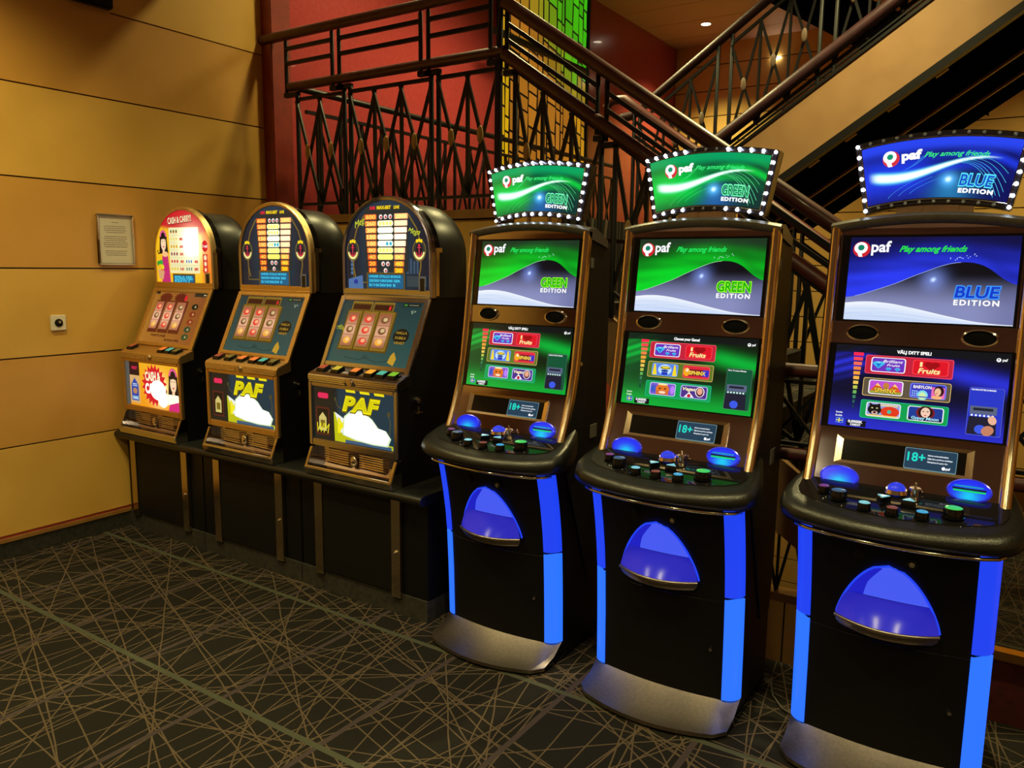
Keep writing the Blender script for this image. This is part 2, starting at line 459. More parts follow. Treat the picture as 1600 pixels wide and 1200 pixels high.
t = thing('wall_socket', 'square white wall socket low on the yellow panelling', 'socket', (XW, 2.272, 1.264))
b = MB(); b.box(0, -.042, -.044, .012, .042, .044); b.build('faceplate', M['white'], t, bevel=.004)
b = MB(); b.cyl((.012, 0, 0), .022, .003, 24, 0); b.build('socket_well', M['gloss'], t)
b = MB(); b.cyl((.015, .004, .004), .008, .003, 14, 0); b.build('earth_pin', M['silver'], t)
b = MB(); b.box(XW, 2.42, 3.012, XW+.05, 2.682, 3.28)  # thin black box filling the dark patch high on the wall
tag(b.build('wall_dark_box', M['black'], bevel=.01), 'black box fixed high on the yellow wall at the upper left', 'black_box')

# ================================================================== STAINED GLASS
t = thing('stained_glass_panel', 'tall backlit stained glass panel of amber and green tiles on the red wall', 'stained glass', (-4.5, 7.32, 1.95))
A = Art(lambda u, v, o: (.03+o, u-7.32, v-1.95), .0004)
Y0, Y1, Z0, Z1 = 6.47, 8.18, 1.95, 4.6
A.rect(Y0, Z0, Y1, Z1, (.004, .004, .003))
random.seed(11); bandz = Z0; row = 0
def gcol(y, z):
    u = (y-Y0)/(Y1-Y0); v = (z-2.0)/2.6
    g = sstep(.25, .8, u*.8+(v-.55)*1.2-.1)*sstep(.46, .64, v)
    c = mix(rgb(206, 132, 38), rgb(98, 190, 24), g); c = mix(c, rgb(60, 225, 20), max(0, g*u*1.5-.6))
    if u < .14: c = mix(rgb(250, 196, 24), c, sstep(.55, 1, v))
    if u > .82 and v < .45: c = mix(c, rgb(236, 170, 30), .8)
    k = .78+.35*random.random(); return tuple(x*k*.62 for x in c)
cols = [0, .085, .16]
while cols[-1] < 1.66: cols.append(cols[-1]+random.choice((.06, .1, .13, .17)))
cols[-1] = Y1-Y0-.02
for i in range(len(cols)-1):
    z = Z0+.02+random.random()*.1
    while z < Z1-.05:
        h = random.choice((.14, .2, .28)); z1 = min(z+h, Z1-.02); g = .011; sl = -.16*(cols[i+1]-cols[i])
        y0, y1 = Y0+cols[i]+g, Y0+cols[i+1]-g+.0
        j = lambda: random.uniform(-.008, .008)
        A.poly([(y0+j(), z+g), (y1+j(), z+g+sl), (y1+j(), z1-g+sl), (y0+j(), z1-g)], gcol((y0+y1)/2, z)); A.k = 1
        z = z1
A.build('glass_tiles', M['glass_art'], t)
b = MB(); b.box(0, -.85, 0, .028, .86, 2.66); b.build('light_box', M['iron'], t)
b = MB()
for y0, y1 in ((-.875, -.845), (.855, .885)): b.box(0, y0, 0, .05, y1, 2.66)
b.build('frame', M['iron'], t)

# ================================================================== RAILINGS
def railing(name, label, org, parts):
    t = thing(name, label, 'railing', org); parts(t, org); return t
class Rail:
    """a railing in the plane y=Y following the line H(x)"""
    def __init__(s, t, org, Y, H): s.t, s.o, s.Y, s.H = t, org, Y, H
    def _b(s, b, n, m_, smooth=None): return b.build(n, m_, s.t, smooth=smooth, org=s.o)
    def tube(s, x0, x1, off, r=.032, name='handrail', m_='wood', dy=0, ext=None):
        b = MB(); P = [(x0, s.Y+dy, s.H(x0)+off), (x1, s.Y+dy, s.H(x1)+off)]
        if ext: P = ext(P)
        b.tube(P, r, 14); s._b(b, name, M['wood_dark' if s.Y > 5.8 else m_], 50)
    def bar(s, x0, x1, off, w_=.022, name='bar', dy=0):
        b = MB(); b.bar((x0, s.Y+dy, s.H(x0)+off), (x1, s.Y+dy, s.H(x1)+off), w_, .022); s._b(b, name, M['iron'])
    def post(s, x, o0, o1, w_=.026, name='post', dy=0, rnd=True):
        b = MB(); z0, z1 = s.H(x)+o0, s.H(x)+o1
        b.tube([(x, s.Y+dy, z0), (x, s.Y+dy, z1-.012), (x, s.Y+dy, z1)], [w_/2, w_/2, w_/5], 8); s._b(b, name, M['iron'], 40)
    def foot(s, x0, x1, off):
        b = MB(); z = s.H((x0+x1)/2)+off
        b.box(x0-.012, s.Y-.018, z-.014, x1+.012, s.Y+.014, z+.014); s._b(b, 'bracket', M['iron'])
    def lattice(s, xs, top, bot, wid=.02, ends=True, med=True):
        b = MB()
        for k, x in enumerate(xs):
            if ends or 0 < k < len(xs)-1: b.bar((x, s.Y, s.H(x)+bot), (x, s.Y, s.H(x)+top), wid*.9, .018)
        for a, c in zip(xs[:-1], xs[1:]):
            b.bar((a, s.Y-.012, s.H(a)+top), (c, s.Y-.012, s.H(c)+bot), wid, .012)
            b.bar((a, s.Y+.006, s.H(a)+bot), (c, s.Y+.006, s.H(c)+top), wid, .012)
        s._b(b, 'lattice', M['iron'])
        if med:
            for a, c in zip(xs[:-1], xs[1:]):
                x = (a+c)/2; b = MB(); z = s.H(x)+(top+bot)/2
                b.sphere((x, s.Y-.02, z), .05, 14, 8, (.42, .25, 1)); s._b(b, 'medallion', M['dull' if s.Y > 5 else 'brass'], 60)

YR = 3.745
# --- landing railing
org = (-3.5, YR, 1.93)
t = thing('landing_railing', 'black iron landing railing with mahogany rails and brass ovals above the classic slot machines', 'railing', org)
R = Rail(t, org, YR, lambda x: 3.1)
R.tube(-4.57, -2.575, 0, .033, ext=lambda P: P+[(-2.55, YR, 3.06)])
R.tube(-4.30, -2.56, -.33, .03, dy=.01)
for x0, x1 in ((-4.317, -3.886), (-3.824, -3.155), (-3.097, -2.655)):
    R.bar(x0, x1, -.088); R.bar(x0, x1, -.182); R.post(x0, -.385, -.03); R.post(x1, -.385, -.03)
low = [(-4.215, -3.785), (-3.73, -3.075), (-3.02, -2.605)]
for (a, c), xs, fa, fc in zip(low, ([-4.215, -4.005, -3.785], [-3.73, -3.526, -3.307, -3.075], [-3.02, -2.809, -2.605]), (-4.317, -3.824, -3.097), (-3.886, -3.155, -2.655)):
    R.foot(fa, a, -.385); R.foot(fc, c, -.385)
    R.post(a, -1.175, -.38, .03, 'lower_post'); R.post(c, -1.175, -.38, .03, 'lower_post')
    R.bar(a, c, -.42, .02, 'top_bar'); R.bar(a, c, -1.10, .018, 'bottom_bar')
    R.lattice(xs, -.43, -1.10, ends=False)
R.post(-2.59, -1.175, .22, .034, 'corner_post')
# --- descending flight railing, near side
HA = lambda x: 3.007-.69*(x+2.543)
org = (-1.2, YR, .9)
t = thing('stair_railing', 'near railing of the flight going down behind the green and blue machines', 'railing', org, group=None)
R = Rail(t, org, YR, HA)
R.tube(-2.56, -.09, 0, .036); R.tube(-2.56, -.09, -.27, .034)
x = -2.55
first = True
while x < -.3:
    a, c = x, x+.57
    if first: a = -2.545
    R.bar(a, c, -.10); R.bar(a, c, -.185); R.post(a, -.34, -.03); R.post(c, -.34, -.03)
    la, lc = a+.06, c+.03
    R.foot(a, la, -.34); R.foot(c, lc, -.35)
    R.post(la, -1.2, -.29, .03, 'lower_post'); R.post(lc, -1.2, -.29, .03, 'lower_post')
    R.bar(la, lc, -.31, .02, 'top_bar'); R.bar(la, lc, -1.06, .018, 'bottom_bar')
    q = (lc-la)/3; R.lattice([la, la+q, la+2*q, lc], -.32, -1.05, ends=False)
    x += .623; first = False
# --- the same on the far side of that flight
YF = 5.5
org = (-1.2, YF, .9)
t = thing('stair_railing', 'far railing of the descending flight with a curled mahogany rail end', 'railing', org)
HB = lambda x: 2.791-.714*(x+2.631)
R = Rail(t, org, YF, HB)
R.tube(-2.56, -.15, 0, .034, ext=lambda P: [(-2.80, YF, 2.74), (-2.83, YF, 2.79), (-2.78, YF, 2.835), (-2.68, YF, 2.83)]+P)
x = -2.6
while x < -.6:
    a, c = x, x+.57; R.bar(a, c, -.1); R.bar(a, c, -.2)
    R.post(a, -.95, -.03, .03); R.post(c, -.95, -.03, .03); q = (c-a)/3
    R.lattice([a, a+q, a+2*q, c], -.22, -.92, ends=False, med=False); x += .623
# --- flight going up, near side
HC = lambda x: 3.0+.685*(x+2.575)
org = (-1.2, 6.0, 2.9)
t = thing('stair_railing', 'railing of the upper flight climbing to the right in front of the pale wall', 'railing', org)
R = Rail(t, org, 6.0, HC)
R.tube(-2.85, .6, 0, .036, ext=lambda P: [(-2.95, 6., 2.80)]+P)
R.tube(-2.5, .6, -.74, .045, dy=-.03); R.bar(-2.4, .6, -.825, .02); R.bar(-2.4, .6, -.86, .012)
for g0 in (-2.79, -2.065, -1.341, -.617, .107):
    g1 = g0+.623; q = .623/3
    R.post(g0, -.92, -.0, .03, rnd=False); R.post(g1, -.92, -.0, .03)
    R.bar(g0, g1, -.10, .02, 'top_bar'); R.lattice([g0, g0+q, g0+2*q, g1], -.11, -.84, .018, ends=False)
# --- railing running back from the landing corner
XR = -4.2
org = (XR, 5.5, 1.95)
t = thing('gallery_railing', 'low iron lattice railing running back along the red wall behind the landing', 'railing', org)
b = MB(); b.tube([(XR, 3.74, 2.75), (XR, 8.4, 2.75)], .022, 10); b.build('handrail', M['iron'], t, smooth=50, org=org)
b = MB(); b.box(XR-.012, 3.8, 2.60, XR+.012, 8.4, 2.622); b.build('bar', M['iron'], t, org=org)
for k in range(6):
    y0 = 3.9+k*.76; b = MB()
    for j in range(4):
        y = y0+j*.21; b.box(XR-.01, y-.009, 1.94, XR+.01, y+.009, 2.6)
        if j < 3:
            b.bar((XR, y, 2.6), (XR, y+.21, 1.95), .018, .012); b.bar((XR+.01, y, 1.95), (XR+.01, y+.21, 2.6), .018, .012)
    b.build('lattice', M['iron'], t, org=org)
b = MB(); b.tube([(XR, 6.0, 3.655), (XR, 6.3, 3.655), (XR, 7.65, 3.64)], .032, 10)
tag(b.build('wall_handrail', M['iron'], smooth=50), 'dark handrail crossing the upper part of the stained glass', 'handrail')
# --- railing of the floor edge behind the machines
org = (-.4, 3.15, 0)
t = thing('floor_railing', 'railing along the floor edge seen between the middle and right machines', 'railing', org)
R = Rail(t, org, 3.155, lambda x: 1.215)
R.tube(-.9, 2.6, 0, .027); R.tube(-.9, 2.6, -.33, .027, dy=-.01)
for x0 in (-.86, -.12, .62, 1.36):
    R.post(x0, -1.213, -.02, .03); R.post(x0+.62, -1.213, -.02, .03)
    q = .62/3; R.bar(x0, x0+.62, -.045, .014); R.bar(x0, x0+.62, -.29, .014)
    R.lattice([x0, x0+q, x0+2*q, x0+.62], -.05, -.29, .014, ends=False, med=False)

# ================================================================== STAIRS
t = thing('staircase', 'carpeted flight descending from the landing to the gaming floor', 'staircase', (-1.2, 4.6, 0))
org = (-1.2, 4.6, 0)
b = MB(); b.box(-4.46, 3.86, 1.80, -2.52, 7.6, 1.925); b.build('landing_slab', M['carpet'], t, org=org)
b = MB(); ZS = lambda x: HA(x)-1.2
b.loft([[(-2.49, y, ZS(-2.49)), (-.15, y, ZS(-.15)), (-.15, y, ZS(-.15)-.36), (-2.49, y, ZS(-2.49)-.36)] for y in (3.76, 3.82)])
b.build('stringer', M['stringer'], t, org=org)
b = MB()
for k in range(10):
    x0 = -2.52+k*.245; z1 = 1.925-(k+1)*.169; b.box(x0, 3.82, z1-.2, x0+.26, 5.46, z1)
b.build('steps', M['carpet'], t, org=org)
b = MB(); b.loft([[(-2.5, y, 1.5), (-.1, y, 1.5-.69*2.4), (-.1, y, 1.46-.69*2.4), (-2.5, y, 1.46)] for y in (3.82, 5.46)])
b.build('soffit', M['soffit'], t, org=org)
t = thing('staircase', 'upper flight rising to the right with a beige stringer and dark blue underside', 'staircase', (-1.0, 6.8, 2.4)); org = (-1.0, 6.8, 2.4)
TS = lambda x: HC(x)-.915; BS = lambda x: HC(x)-1.375
b = MB(); b.loft([[(-2.55, y, TS(-2.55)), (.9, y, TS(.9)), (.9, y, BS(.9)), (-2.1, y, BS(-2.1)), (-2.55, y, BS(-2.1))] for y in (5.97, 6.03)])
b.build('stringer', M['stringer'], t, org=org)
b = MB(); b.bar((-2.5, 5.98, TS(-2.5)+.008), (.9, 5.98, TS(.9)+.008), .02, .04); b.build('top_trim', M['iron'], t, org=org)
b = MB(); b.bar((-2.1, 5.97, BS(-2.1)-.015), (.9, 5.97, BS(.9)-.015), .05, .08); b.build('bottom_trim', M['iron'], t, org=org)
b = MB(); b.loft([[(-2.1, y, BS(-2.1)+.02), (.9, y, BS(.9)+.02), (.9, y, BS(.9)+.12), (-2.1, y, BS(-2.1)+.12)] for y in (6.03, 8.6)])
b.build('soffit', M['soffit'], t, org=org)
for yy in (7.15, 7.85):
    b = MB(); b.bar((-2.1, yy, BS(-2.1)+.012), (.9, yy, BS(.9)+.012), .025, .045); b.build('soffit_batten', M['stringer'], t, org=org)
b = MB()
for k in range(12):
    x0 = -2.5+k*.26; b.box(x0, 6.03, 1.93+k*.178, x0+.28, 8.6, 1.93+(k+1)*.178)
b.build('steps', M['carpet'], t, org=org)
for xx in (-1.5, -1.26, -1.0, -.72):
    b = MB(); b.bar((xx, 6.12, BS(xx)-.01), (xx+.07, 6.12, BS(xx+.07)-.01), .03, .05); b.build('clip', M['brass'], t, org=org)
# dark beam of the next storey
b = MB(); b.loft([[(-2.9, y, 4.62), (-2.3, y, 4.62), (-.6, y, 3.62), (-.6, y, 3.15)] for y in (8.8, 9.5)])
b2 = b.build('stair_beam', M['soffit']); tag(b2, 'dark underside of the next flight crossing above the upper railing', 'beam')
# lower level
b = MB(); b.box(-2.55, 5.55, -3, -.25, 5.62, -.72); b.mi = 1; b.box(-2.56, 5.53, -.74, -.25, 5.66, -.68)
b.mi = 2
for x0 in (-1.9, -1.33, -.76): b.box(x0, 5.545, -3, x0+.01, 5.555, -.74)
struct(b.build('wall_lower', [M['panel_far'], M['ledge'], M['groove']]))
org = (-1.3, 5.58, -.68)
t = thing('lower_railing', 'dark lattice railing far down in the stairwell between the middle and right machines', 'railing', org)
R = Rail(t, org, 5.58, lambda x: .35); R.tube(-2.5, -.3, 0, .03)
for x0 in (-2.5, -1.8, -1.1): R.lattice([x0, x0+.2, x0+.4, x0+.6], -.03, -1.03, med=False)
b = MB(); b.box(-.6, 6.9, -1.45, 3.4, 10.75, -1.3); b.mi = 1; b.box(-.6, 6.82, -1.34, 3.4, 6.92, -1.27)
b.mi = 2; b.box(-.6, 6.88, -3, 3.4, 6.95, -1.34)
t = tag(b.build('lower_landing', [M['carpet'], M['copper'], M['wood']]), 'carpeted lower landing with a gold edge at the lower right', 'landing')
b = MB(); b.box(-.3, 9.9, -.95, 2.4, 10.2, -.7); tag(b.build('lit_step', M['copper']), 'gold edged step beyond the lower landing at the right border', 'step')

# ================================================================== VIDEO MACHINES
PY = [(.84, -.06), (.88, -.045), (.93, -.023), (1.0, .008), (1.094, .045), (1.2, .073), (1.363, .10), (1.438, .11), (1.711, .148), (1.737, .15), (1.79, .154)]
_z = [p[0] for p in PY]; _y = [p[1] for p in PY]
def py(z): return float(np.interp(z, _z, _y))
def flat(z0, z1, lift=0.):
    d = (py(z1)-py(z0))/(z1-z0); l = math.hypot(1, d); ny, nz = -1/l, d/l
    def f(u, v, o): return (u, py(z0)+d*(v-z0)+ny*(o+lift), v+nz*(o+lift))
    return f
def pn(z):   # outward normal (y,z) of the panel
    d = (py(z+.03)-py(z-.03))/.06; l = math.hypot(1, d); return -1/l, d/l
def on_panel(lift=0.):
    def f(u, v, o):
        ny, nz = pn(v); return (u, py(v)+ny*(o+lift), v+nz*(o+lift))
    return f
BZ = [(.0, .0), (.08, .0), (.30, -.008), (.469, -.019), (.56, -.03), (.66, -.048), (.74, -.066), (.83, -.09)]
def by(z): return float(np.interp(z, [p[0] for p in BZ], [p[1] for p in BZ]))
def arc(z, x): return by(z)-.045-.032*(1-(x/.235)**2)      # front skin of the lower body

def logo(A, u, v, h, white, red, teal):
    """red ring, white disc with p tail, teal centre + the word"""
    A.ell(u+h*.02, v-h*.03, h*.52, h*.50, red)
    A.ell(u-h*.03, v+h*.06, h*.40, h*.37, white); A.poly([(u-h*.33, v-h*.05), (u-h*.12, v-h*.5), (u+.10*h, v-h*.5), (u-.02*h, v-.1*h)], white)
    A.ell(u-h*.02, v+h*.08, h*.19, h*.18, teal)
def pafword(A, u, v, h, col): A.text('paf', u, v, h, col, bold=.028)

def play(A, u, v, h, width, col): A.text('Play among friends', u, v, h, col, width=width, shear=.45, bold=.03)

def main_art(A, x0, x1, z0, z1, kind):
    G = kind == 'green'
    hot = rgb(0, 214, 40) if G else rgb(42, 60, 244); dark = rgb(6, 40, 14) if G else rgb(8, 10, 70)
    W, H = x1-x0, z1-z0
    HU = [0, .05, .1, .2, .31, .4, .5, .56, .62, .68, .73, .78, .82, .86, .9, .95, 1.0]; HV = [.27, .285, .31, .375, .45, .53, .61, .655, .69, .705, .705, .69, .66, .615, .55, .49, .45]
    SU = [0, .08, .18, .3, .47, .62, .78, .9, 1.]; SV = [.20, .22, .225, .205, .145, .085, .03, .01, .005]
    def sm(u, X, Y): return sum(float(np.interp(u+d, X, Y)) for d in (-.03, -.015, 0, .015, .03))/5
    hill = lambda u: sm(u, HU, HV); snow = lambda u: sm(u, SU, SV)
    U = lambda x: (x-x0)/W
    def sky(u, v):
        t = v-hill(u); x = u
        k = .5+.5*math.sin(34*(v-.33*u+.25*u*u)+5*u)
        c = mix(hot, dark, sstep(.14, .5, t)*.85); c = mix(c, dark, .35*k*sstep(.02, .2, t))
        c = mix(c, dark, .55*math.exp(-((x-.80)/.16)**2)*sstep(0, .12, t)); c = mix(c, dark, .25*sstep(.3, .6, x))
        c = mix(c, rgb(30, 44, 36) if G else rgb(12, 12, 52), sstep(.74, 1.0, v)*.85)
        return mix(c, dark, .35*math.exp(-((v-.83+.3*x)/.06)**2))
    A.grid(x0, z0, x1, z1, 70, 44, sky)
    def ground(u, t):
        x = U(u); v = snow(x)+(hill(x)-snow(x))*t
        c = mix(rgb(136, 142, 190), rgb(12, 12, 20), sstep(.14, .58, v)); c = mix(c, rgb(90, 94, 140), .5*sstep(.75, 1, x)*(1-sstep(.3, .5, v)))
        g = ((x-.53)*1.75)**2+(v-.50)**2
        c = add3(c, rgb(110, 130, 205), .85*math.exp(-g/.014)); return add3(c, rgb(200, 225, 255), 1.2*math.exp(-g/.0004))
    A.band(x0, x1, lambda u: z0+H*snow(U(u)), lambda u: z0+H*hill(U(u)), 90, 30, ground)
    A.strip([(x0+W*(.06+.62*k/24), z0+H*hill(.06+.62*k/24)) for k in range(25)], .0011, (.5, 1, .5) if G else (.45, .55, 1))
    A.band(x0, x1, lambda u: z0, lambda u: z0+H*snow(U(u)), 60, 8, lambda u, t: mix(rgb(196, 214, 246), rgb(240, 246, 255), t**3+.25*math.sin(9*t+4*U(u))**2))
    for q in (.72, .48, .25): A.strip([(x0+W*k/20, z0+H*snow(k/20)*(q+.1*math.sin(k/5))) for k in range(21)], .0009, rgb(232, 240, 255))
    A.strip([(x0+W*k/30, z0+H*snow(k/30)) for k in range(31)], .0012, rgb(246, 250, 255))
    logo(A, x0+W*.072, z0+H*.86, H*.19, (1, 1, 1), rgb(206, 34, 46), rgb(14, 130, 100))
    pafword(A, x0+W*.135, z0+H*.825, H*.13, (.95, .95, 1))
    play(A, x0+W*.31, z0+H*.825, H*.070, W*.40, rgb(30, 226, 90) if G else rgb(40, 226, 70))
    random.seed(5)
    for k in range(16):
        a = random.random(); A.ell(x0+W*(.60+.14*a+.03*random.random()), z0+H*(.715+.05*a+.04*random.random()), .0012, .0012, (.7, .9, 1), 6); 
    e1 = rgb(150, 255, 30) if G else rgb(60, 150, 255); e2 = rgb(24, 176, 16) if G else rgb(14, 58, 200)
    word = 'GREEN' if G else 'BLUE'
    A.text(word, x0+W*.655, z0+H*.30, H*.135, e1, width=W*.265, bold=.075, shear=0 if G else .12)
    A.text(word, x0+W*.662, z0+H*.303, H*.13, e2, width=W*.251, bold=.02, shear=0 if G else .12)
    A.text('EDITION', x0+W*.66, z0+H*.215, H*.06, (1, 1, 1), width=W*.255, bold=.04, spacing=1.3)

def tile_art(A, u0, v0, u1, v1, kind):
    """one small game picture"""
    W, H = u1-u0, v1-v0; r = H*.16
    P = lambda a, b_: (u0+W*a, v0+H*b_)
    def frame(c, i): A.rrect(u0, v0, u1, v1, r, c); A.rrect(u0+W*.03, v0+H*.05, u1-W*.03, v1-H*.05, r*.8, i)
    if kind == 'brilliant':
        frame((1, 1, 1), rgb(110, 50, 190))
        def gem(a, b_, s):
            A.poly([P(a-s, b_+s*.7), P(a-s*.5, b_+s*1.4), P(a+s*.6, b_+s*1.4), P(a+s, b_+s*.7), P(a, b_-s*1.2)], rgb(60, 190, 240))
            A.poly([P(a-s*.4, b_+s*.7), P(a+s*.4, b_+s*.7), P(a, b_-s*.9)], rgb(20, 120, 210))
            A.poly([P(a-s*.4, b_+s*1.2), P(a+s*.4, b_+s*1.2), P(a, b_+s*.8)], rgb(170, 235, 255))
        gem(.22, .45, .19); gem(.52, .2, .09); gem(.78, .2, .09)
        A.text('Brilliant', u0+W*.34, v0+H*.66, H*.2, (1, 1, 1), width=W*.58, shear=.3, bold=.01)
        A.text('Fruits', u0+W*.46, v0+H*.42, H*.17, (1, 1, 1), width=W*.38, shear=.3, bold=.01)
    elif kind == 'fruits':
        frame(rgb(250, 60, 70), rgb(225, 20, 40)); h = (.52, .62)
        A.ell(*P(.43, .72), W*.12, H*.17, rgb(160, 10, 20)); A.ell(*P(.63, .72), W*.12, H*.17, rgb(160, 10, 20))
        A.poly([P(.31, .68), P(.75, .68), P(.53, .28)], rgb(160, 10, 20))
        A.text('I', u0+W*.2, v0+H*.56, H*.3, rgb(255, 236, 160), bold=.04, width=W*.07)
        A.text('Fruits', u0+W*.16, v0+H*.12, H*.34, rgb(255, 236, 160), width=W*.62, shear=.2, bold=.03)
    elif kind == 'sphinx':
        frame((1, 1, 1), rgb(190, 80, 210))
        A.poly([P(.04, .2), P(.26, .8), P(.5, .2)], rgb(226, 90, 40)); A.poly([P(.5, .2), P(.76, .8), P(.97, .2)], rgb(226, 90, 40))
        A.poly([P(.2, .64), P(.26, .8), P(.36, .55)], rgb(255, 210, 110)); A.poly([P(.7, .64), P(.76, .8), P(.86, .55)], rgb(255, 210, 110))
        A.ell(*P(.51, .62), W*.09, H*.24, rgb(200, 130, 60)); A.rect(*P(.04, .07), *P(.96, .24), rgb(150, 170, 60))
        A.text('SPHINX', u0+W*.17, v0+H*.14, H*.34, rgb(60, 20, 10), width=W*.66, bold=.07)
        A.text('SPHINX', u0+W*.18, v0+H*.15, H*.32, rgb(255, 220, 70), width=W*.64, bold=.02)
    elif kind == 'sphinx2':
        frame(rgb(240, 90, 90), rgb(225, 40, 60)); A.rect(*P(.62, .2), *P(.97, .72), rgb(50, 50, 200)); A.rect(*P(.22, .2), *P(.75, .72), rgb(120, 20, 40))
        A.ell(*P(.14, .48), W*.12, H*.34, rgb(245, 170, 30)); A.ell(*P(.16, .62), W*.06, H*.13, rgb(255, 230, 190))
        A.text('SPHINX', u0+W*.25, v0+H*.3, H*.3, rgb(255, 225, 80), width=W*.6, bold=.03)
    elif kind == 'babylon':
        frame(rgb(120, 130, 255), rgb(60, 60, 190)); A.rect(*P(.6, .06), *P(.96, .8), rgb(240, 110, 180))
        for i in range(3):
            for j in range(3): A.rect(*P(.06+.06*i, .1+.15*j), *P(.1+.06*i, .2+.15*j), rgb(150, 190, 255))
        A.ell(*P(.36, .2), W*.15, H*.34, rgb(130, 220, 240)); A.ell(*P(.36, .16), W*.1, H*.24, rgb(210, 240, 170)); A.rect(*P(.2, .05), *P(.6, .12), rgb(60, 60, 190))
        A.ell(*P(.8, .55), W*.14, H*.36, rgb(50, 20, 30)); A.ell(*P(.77, .5), W*.09, H*.26, rgb(240, 190, 150)); A.ell(*P(.76, .12), W*.15, H*.12, rgb(250, 180, 120))
        A.ell(*P(.74, .4), W*.025, H*.03, rgb(200, 30, 40))
        A.text('BABYLON', u0+W*.09, v0+H*.66, H*.2, (1, .95, .85), width=W*.5, bold=.03)
    elif kind == 'panther':
        frame(rgb(240, 240, 255), rgb(150, 160, 220)); A.ell(*P(.7, .42), W*.27, H*.36, rgb(226, 60, 30)); A.ell(*P(.68, .42), W*.06, H*.13, rgb(60, 190, 160))
        A.ell(*P(.25, .5), W*.2, H*.36, rgb(20, 18, 20)); A.poly([P(.08, .75), P(.1, .96), P(.2, .82)], rgb(20, 18, 20)); A.poly([P(.3, .85), P(.4, .96), P(.42, .7)], rgb(20, 18, 20))
        A.ell(*P(.18, .6), W*.03, H*.04, rgb(230, 220, 150)); A.ell(*P(.32, .6), W*.03, H*.04, rgb(230, 220, 150)); A.ell(*P(.26, .28), W*.09, H*.12, rgb(230, 200, 190))
        A.ell(*P(.26, .3), W*.05, H*.08, rgb(90, 10, 20)); A.rect(*P(.06, .06), *P(.95, .14), rgb(250, 210, 80))
        A.text('DIAMONDS', u0+W*.42, v0+H*.78, H*.14, rgb(255, 226, 120), width=W*.5, bold=.04)
    elif kind == 'gypsy':
        frame((.9, .95, 1), rgb(30, 60, 150)); A.ell(*P(.5, .6), W*.26, H*.44, rgb(120, 30, 40)); A.ell(*P(.5, .62), W*.2, H*.4, rgb(40, 16, 20))
        A.ell(*P(.5, .62), W*.13, H*.34, rgb(246, 205, 180)); A.ell(*P(.44, .68), W*.03, H*.03, rgb(50, 40, 50)); A.ell(*P(.56, .68), W*.03, H*.03, rgb(50, 40, 50)); A.ell(*P(.5, .42), W*.035, H*.03, rgb(190, 30, 50))
        A.rect(*P(.04, .05), *P(.96, .24), rgb(20, 26, 60)); A.text('Gypsy Moon', u0+W*.12, v0+H*.12, H*.2, rgb(170, 230, 255), width=W*.76, bold=.03, shear=.1)
    elif kind == 'columns':
        frame(rgb(120, 170, 255), rgb(90, 130, 230))
        for a in (.03, .8): A.poly([P(a, .06), P(a+.17, .06), P(a+.1, .92), P(a+.04, .92)], rgb(250, 220, 40))
        A.ell(*P(.5, .5), W*.26, H*.42, rgb(190, 225, 255)); A.rect(*P(.38, .08), *P(.62, .32), rgb(30, 60, 190))
        A.ell(*P(.52, .66), W*.2, H*.13, rgb(120, 110, 20)); A.ell(*P(.52, .68), W*.15, H*.08, rgb(240, 210, 60)); A.ell(*P(.5, .42), W*.14, H*.09, rgb(20, 50, 150))
    elif kind == 'tiger':
        frame(rgb(200, 210, 255), rgb(130, 90, 200)); A.ell(*P(.14, .5), W*.1, H*.3, rgb(60, 90, 200)); A.ell(*P(.88, .5), W*.08, H*.34, rgb(190, 130, 250))
        A.ell(*P(.5, .5), W*.26, H*.42, rgb(230, 120, 40)); A.rect(*P(.26, .06), *P(.74, .4), rgb(215, 110, 50))
        A.ell(*P(.4, .55), W*.05, H*.05, rgb(60, 20, 10)); A.ell(*P(.6, .55), W*.05, H*.05, rgb(60, 20, 10)); A.ell(*P(.5, .25), W*.13, H*.1, rgb(255, 225, 190))
        A.ell(*P(.5, .88), W*.2, H*.07, rgb(255, 235, 160))
    else:
        frame(rgb(190, 190, 255), rgb(80, 50, 140)); A.ell(*P(.72, .55), W*.17, H*.4, (1, 1, 1)); A.ell(*P(.72, .55), W*.14, H*.36, rgb(90, 30, 60)); A.ell(*P(.72, .6), W*.1, H*.26, rgb(235, 170, 140))
        A.poly([P(.15, .08), P(.33, .5), P(.52, .08)], (1, 1, 1)); A.ell(*P(.33, .2), W*.07, H*.14, rgb(200, 30, 50)); A.text('Vegas', u0+W*.07, v0+H*.6, H*.26, rgb(255, 240, 190), width=W*.48, shear=.2, bold=.03)

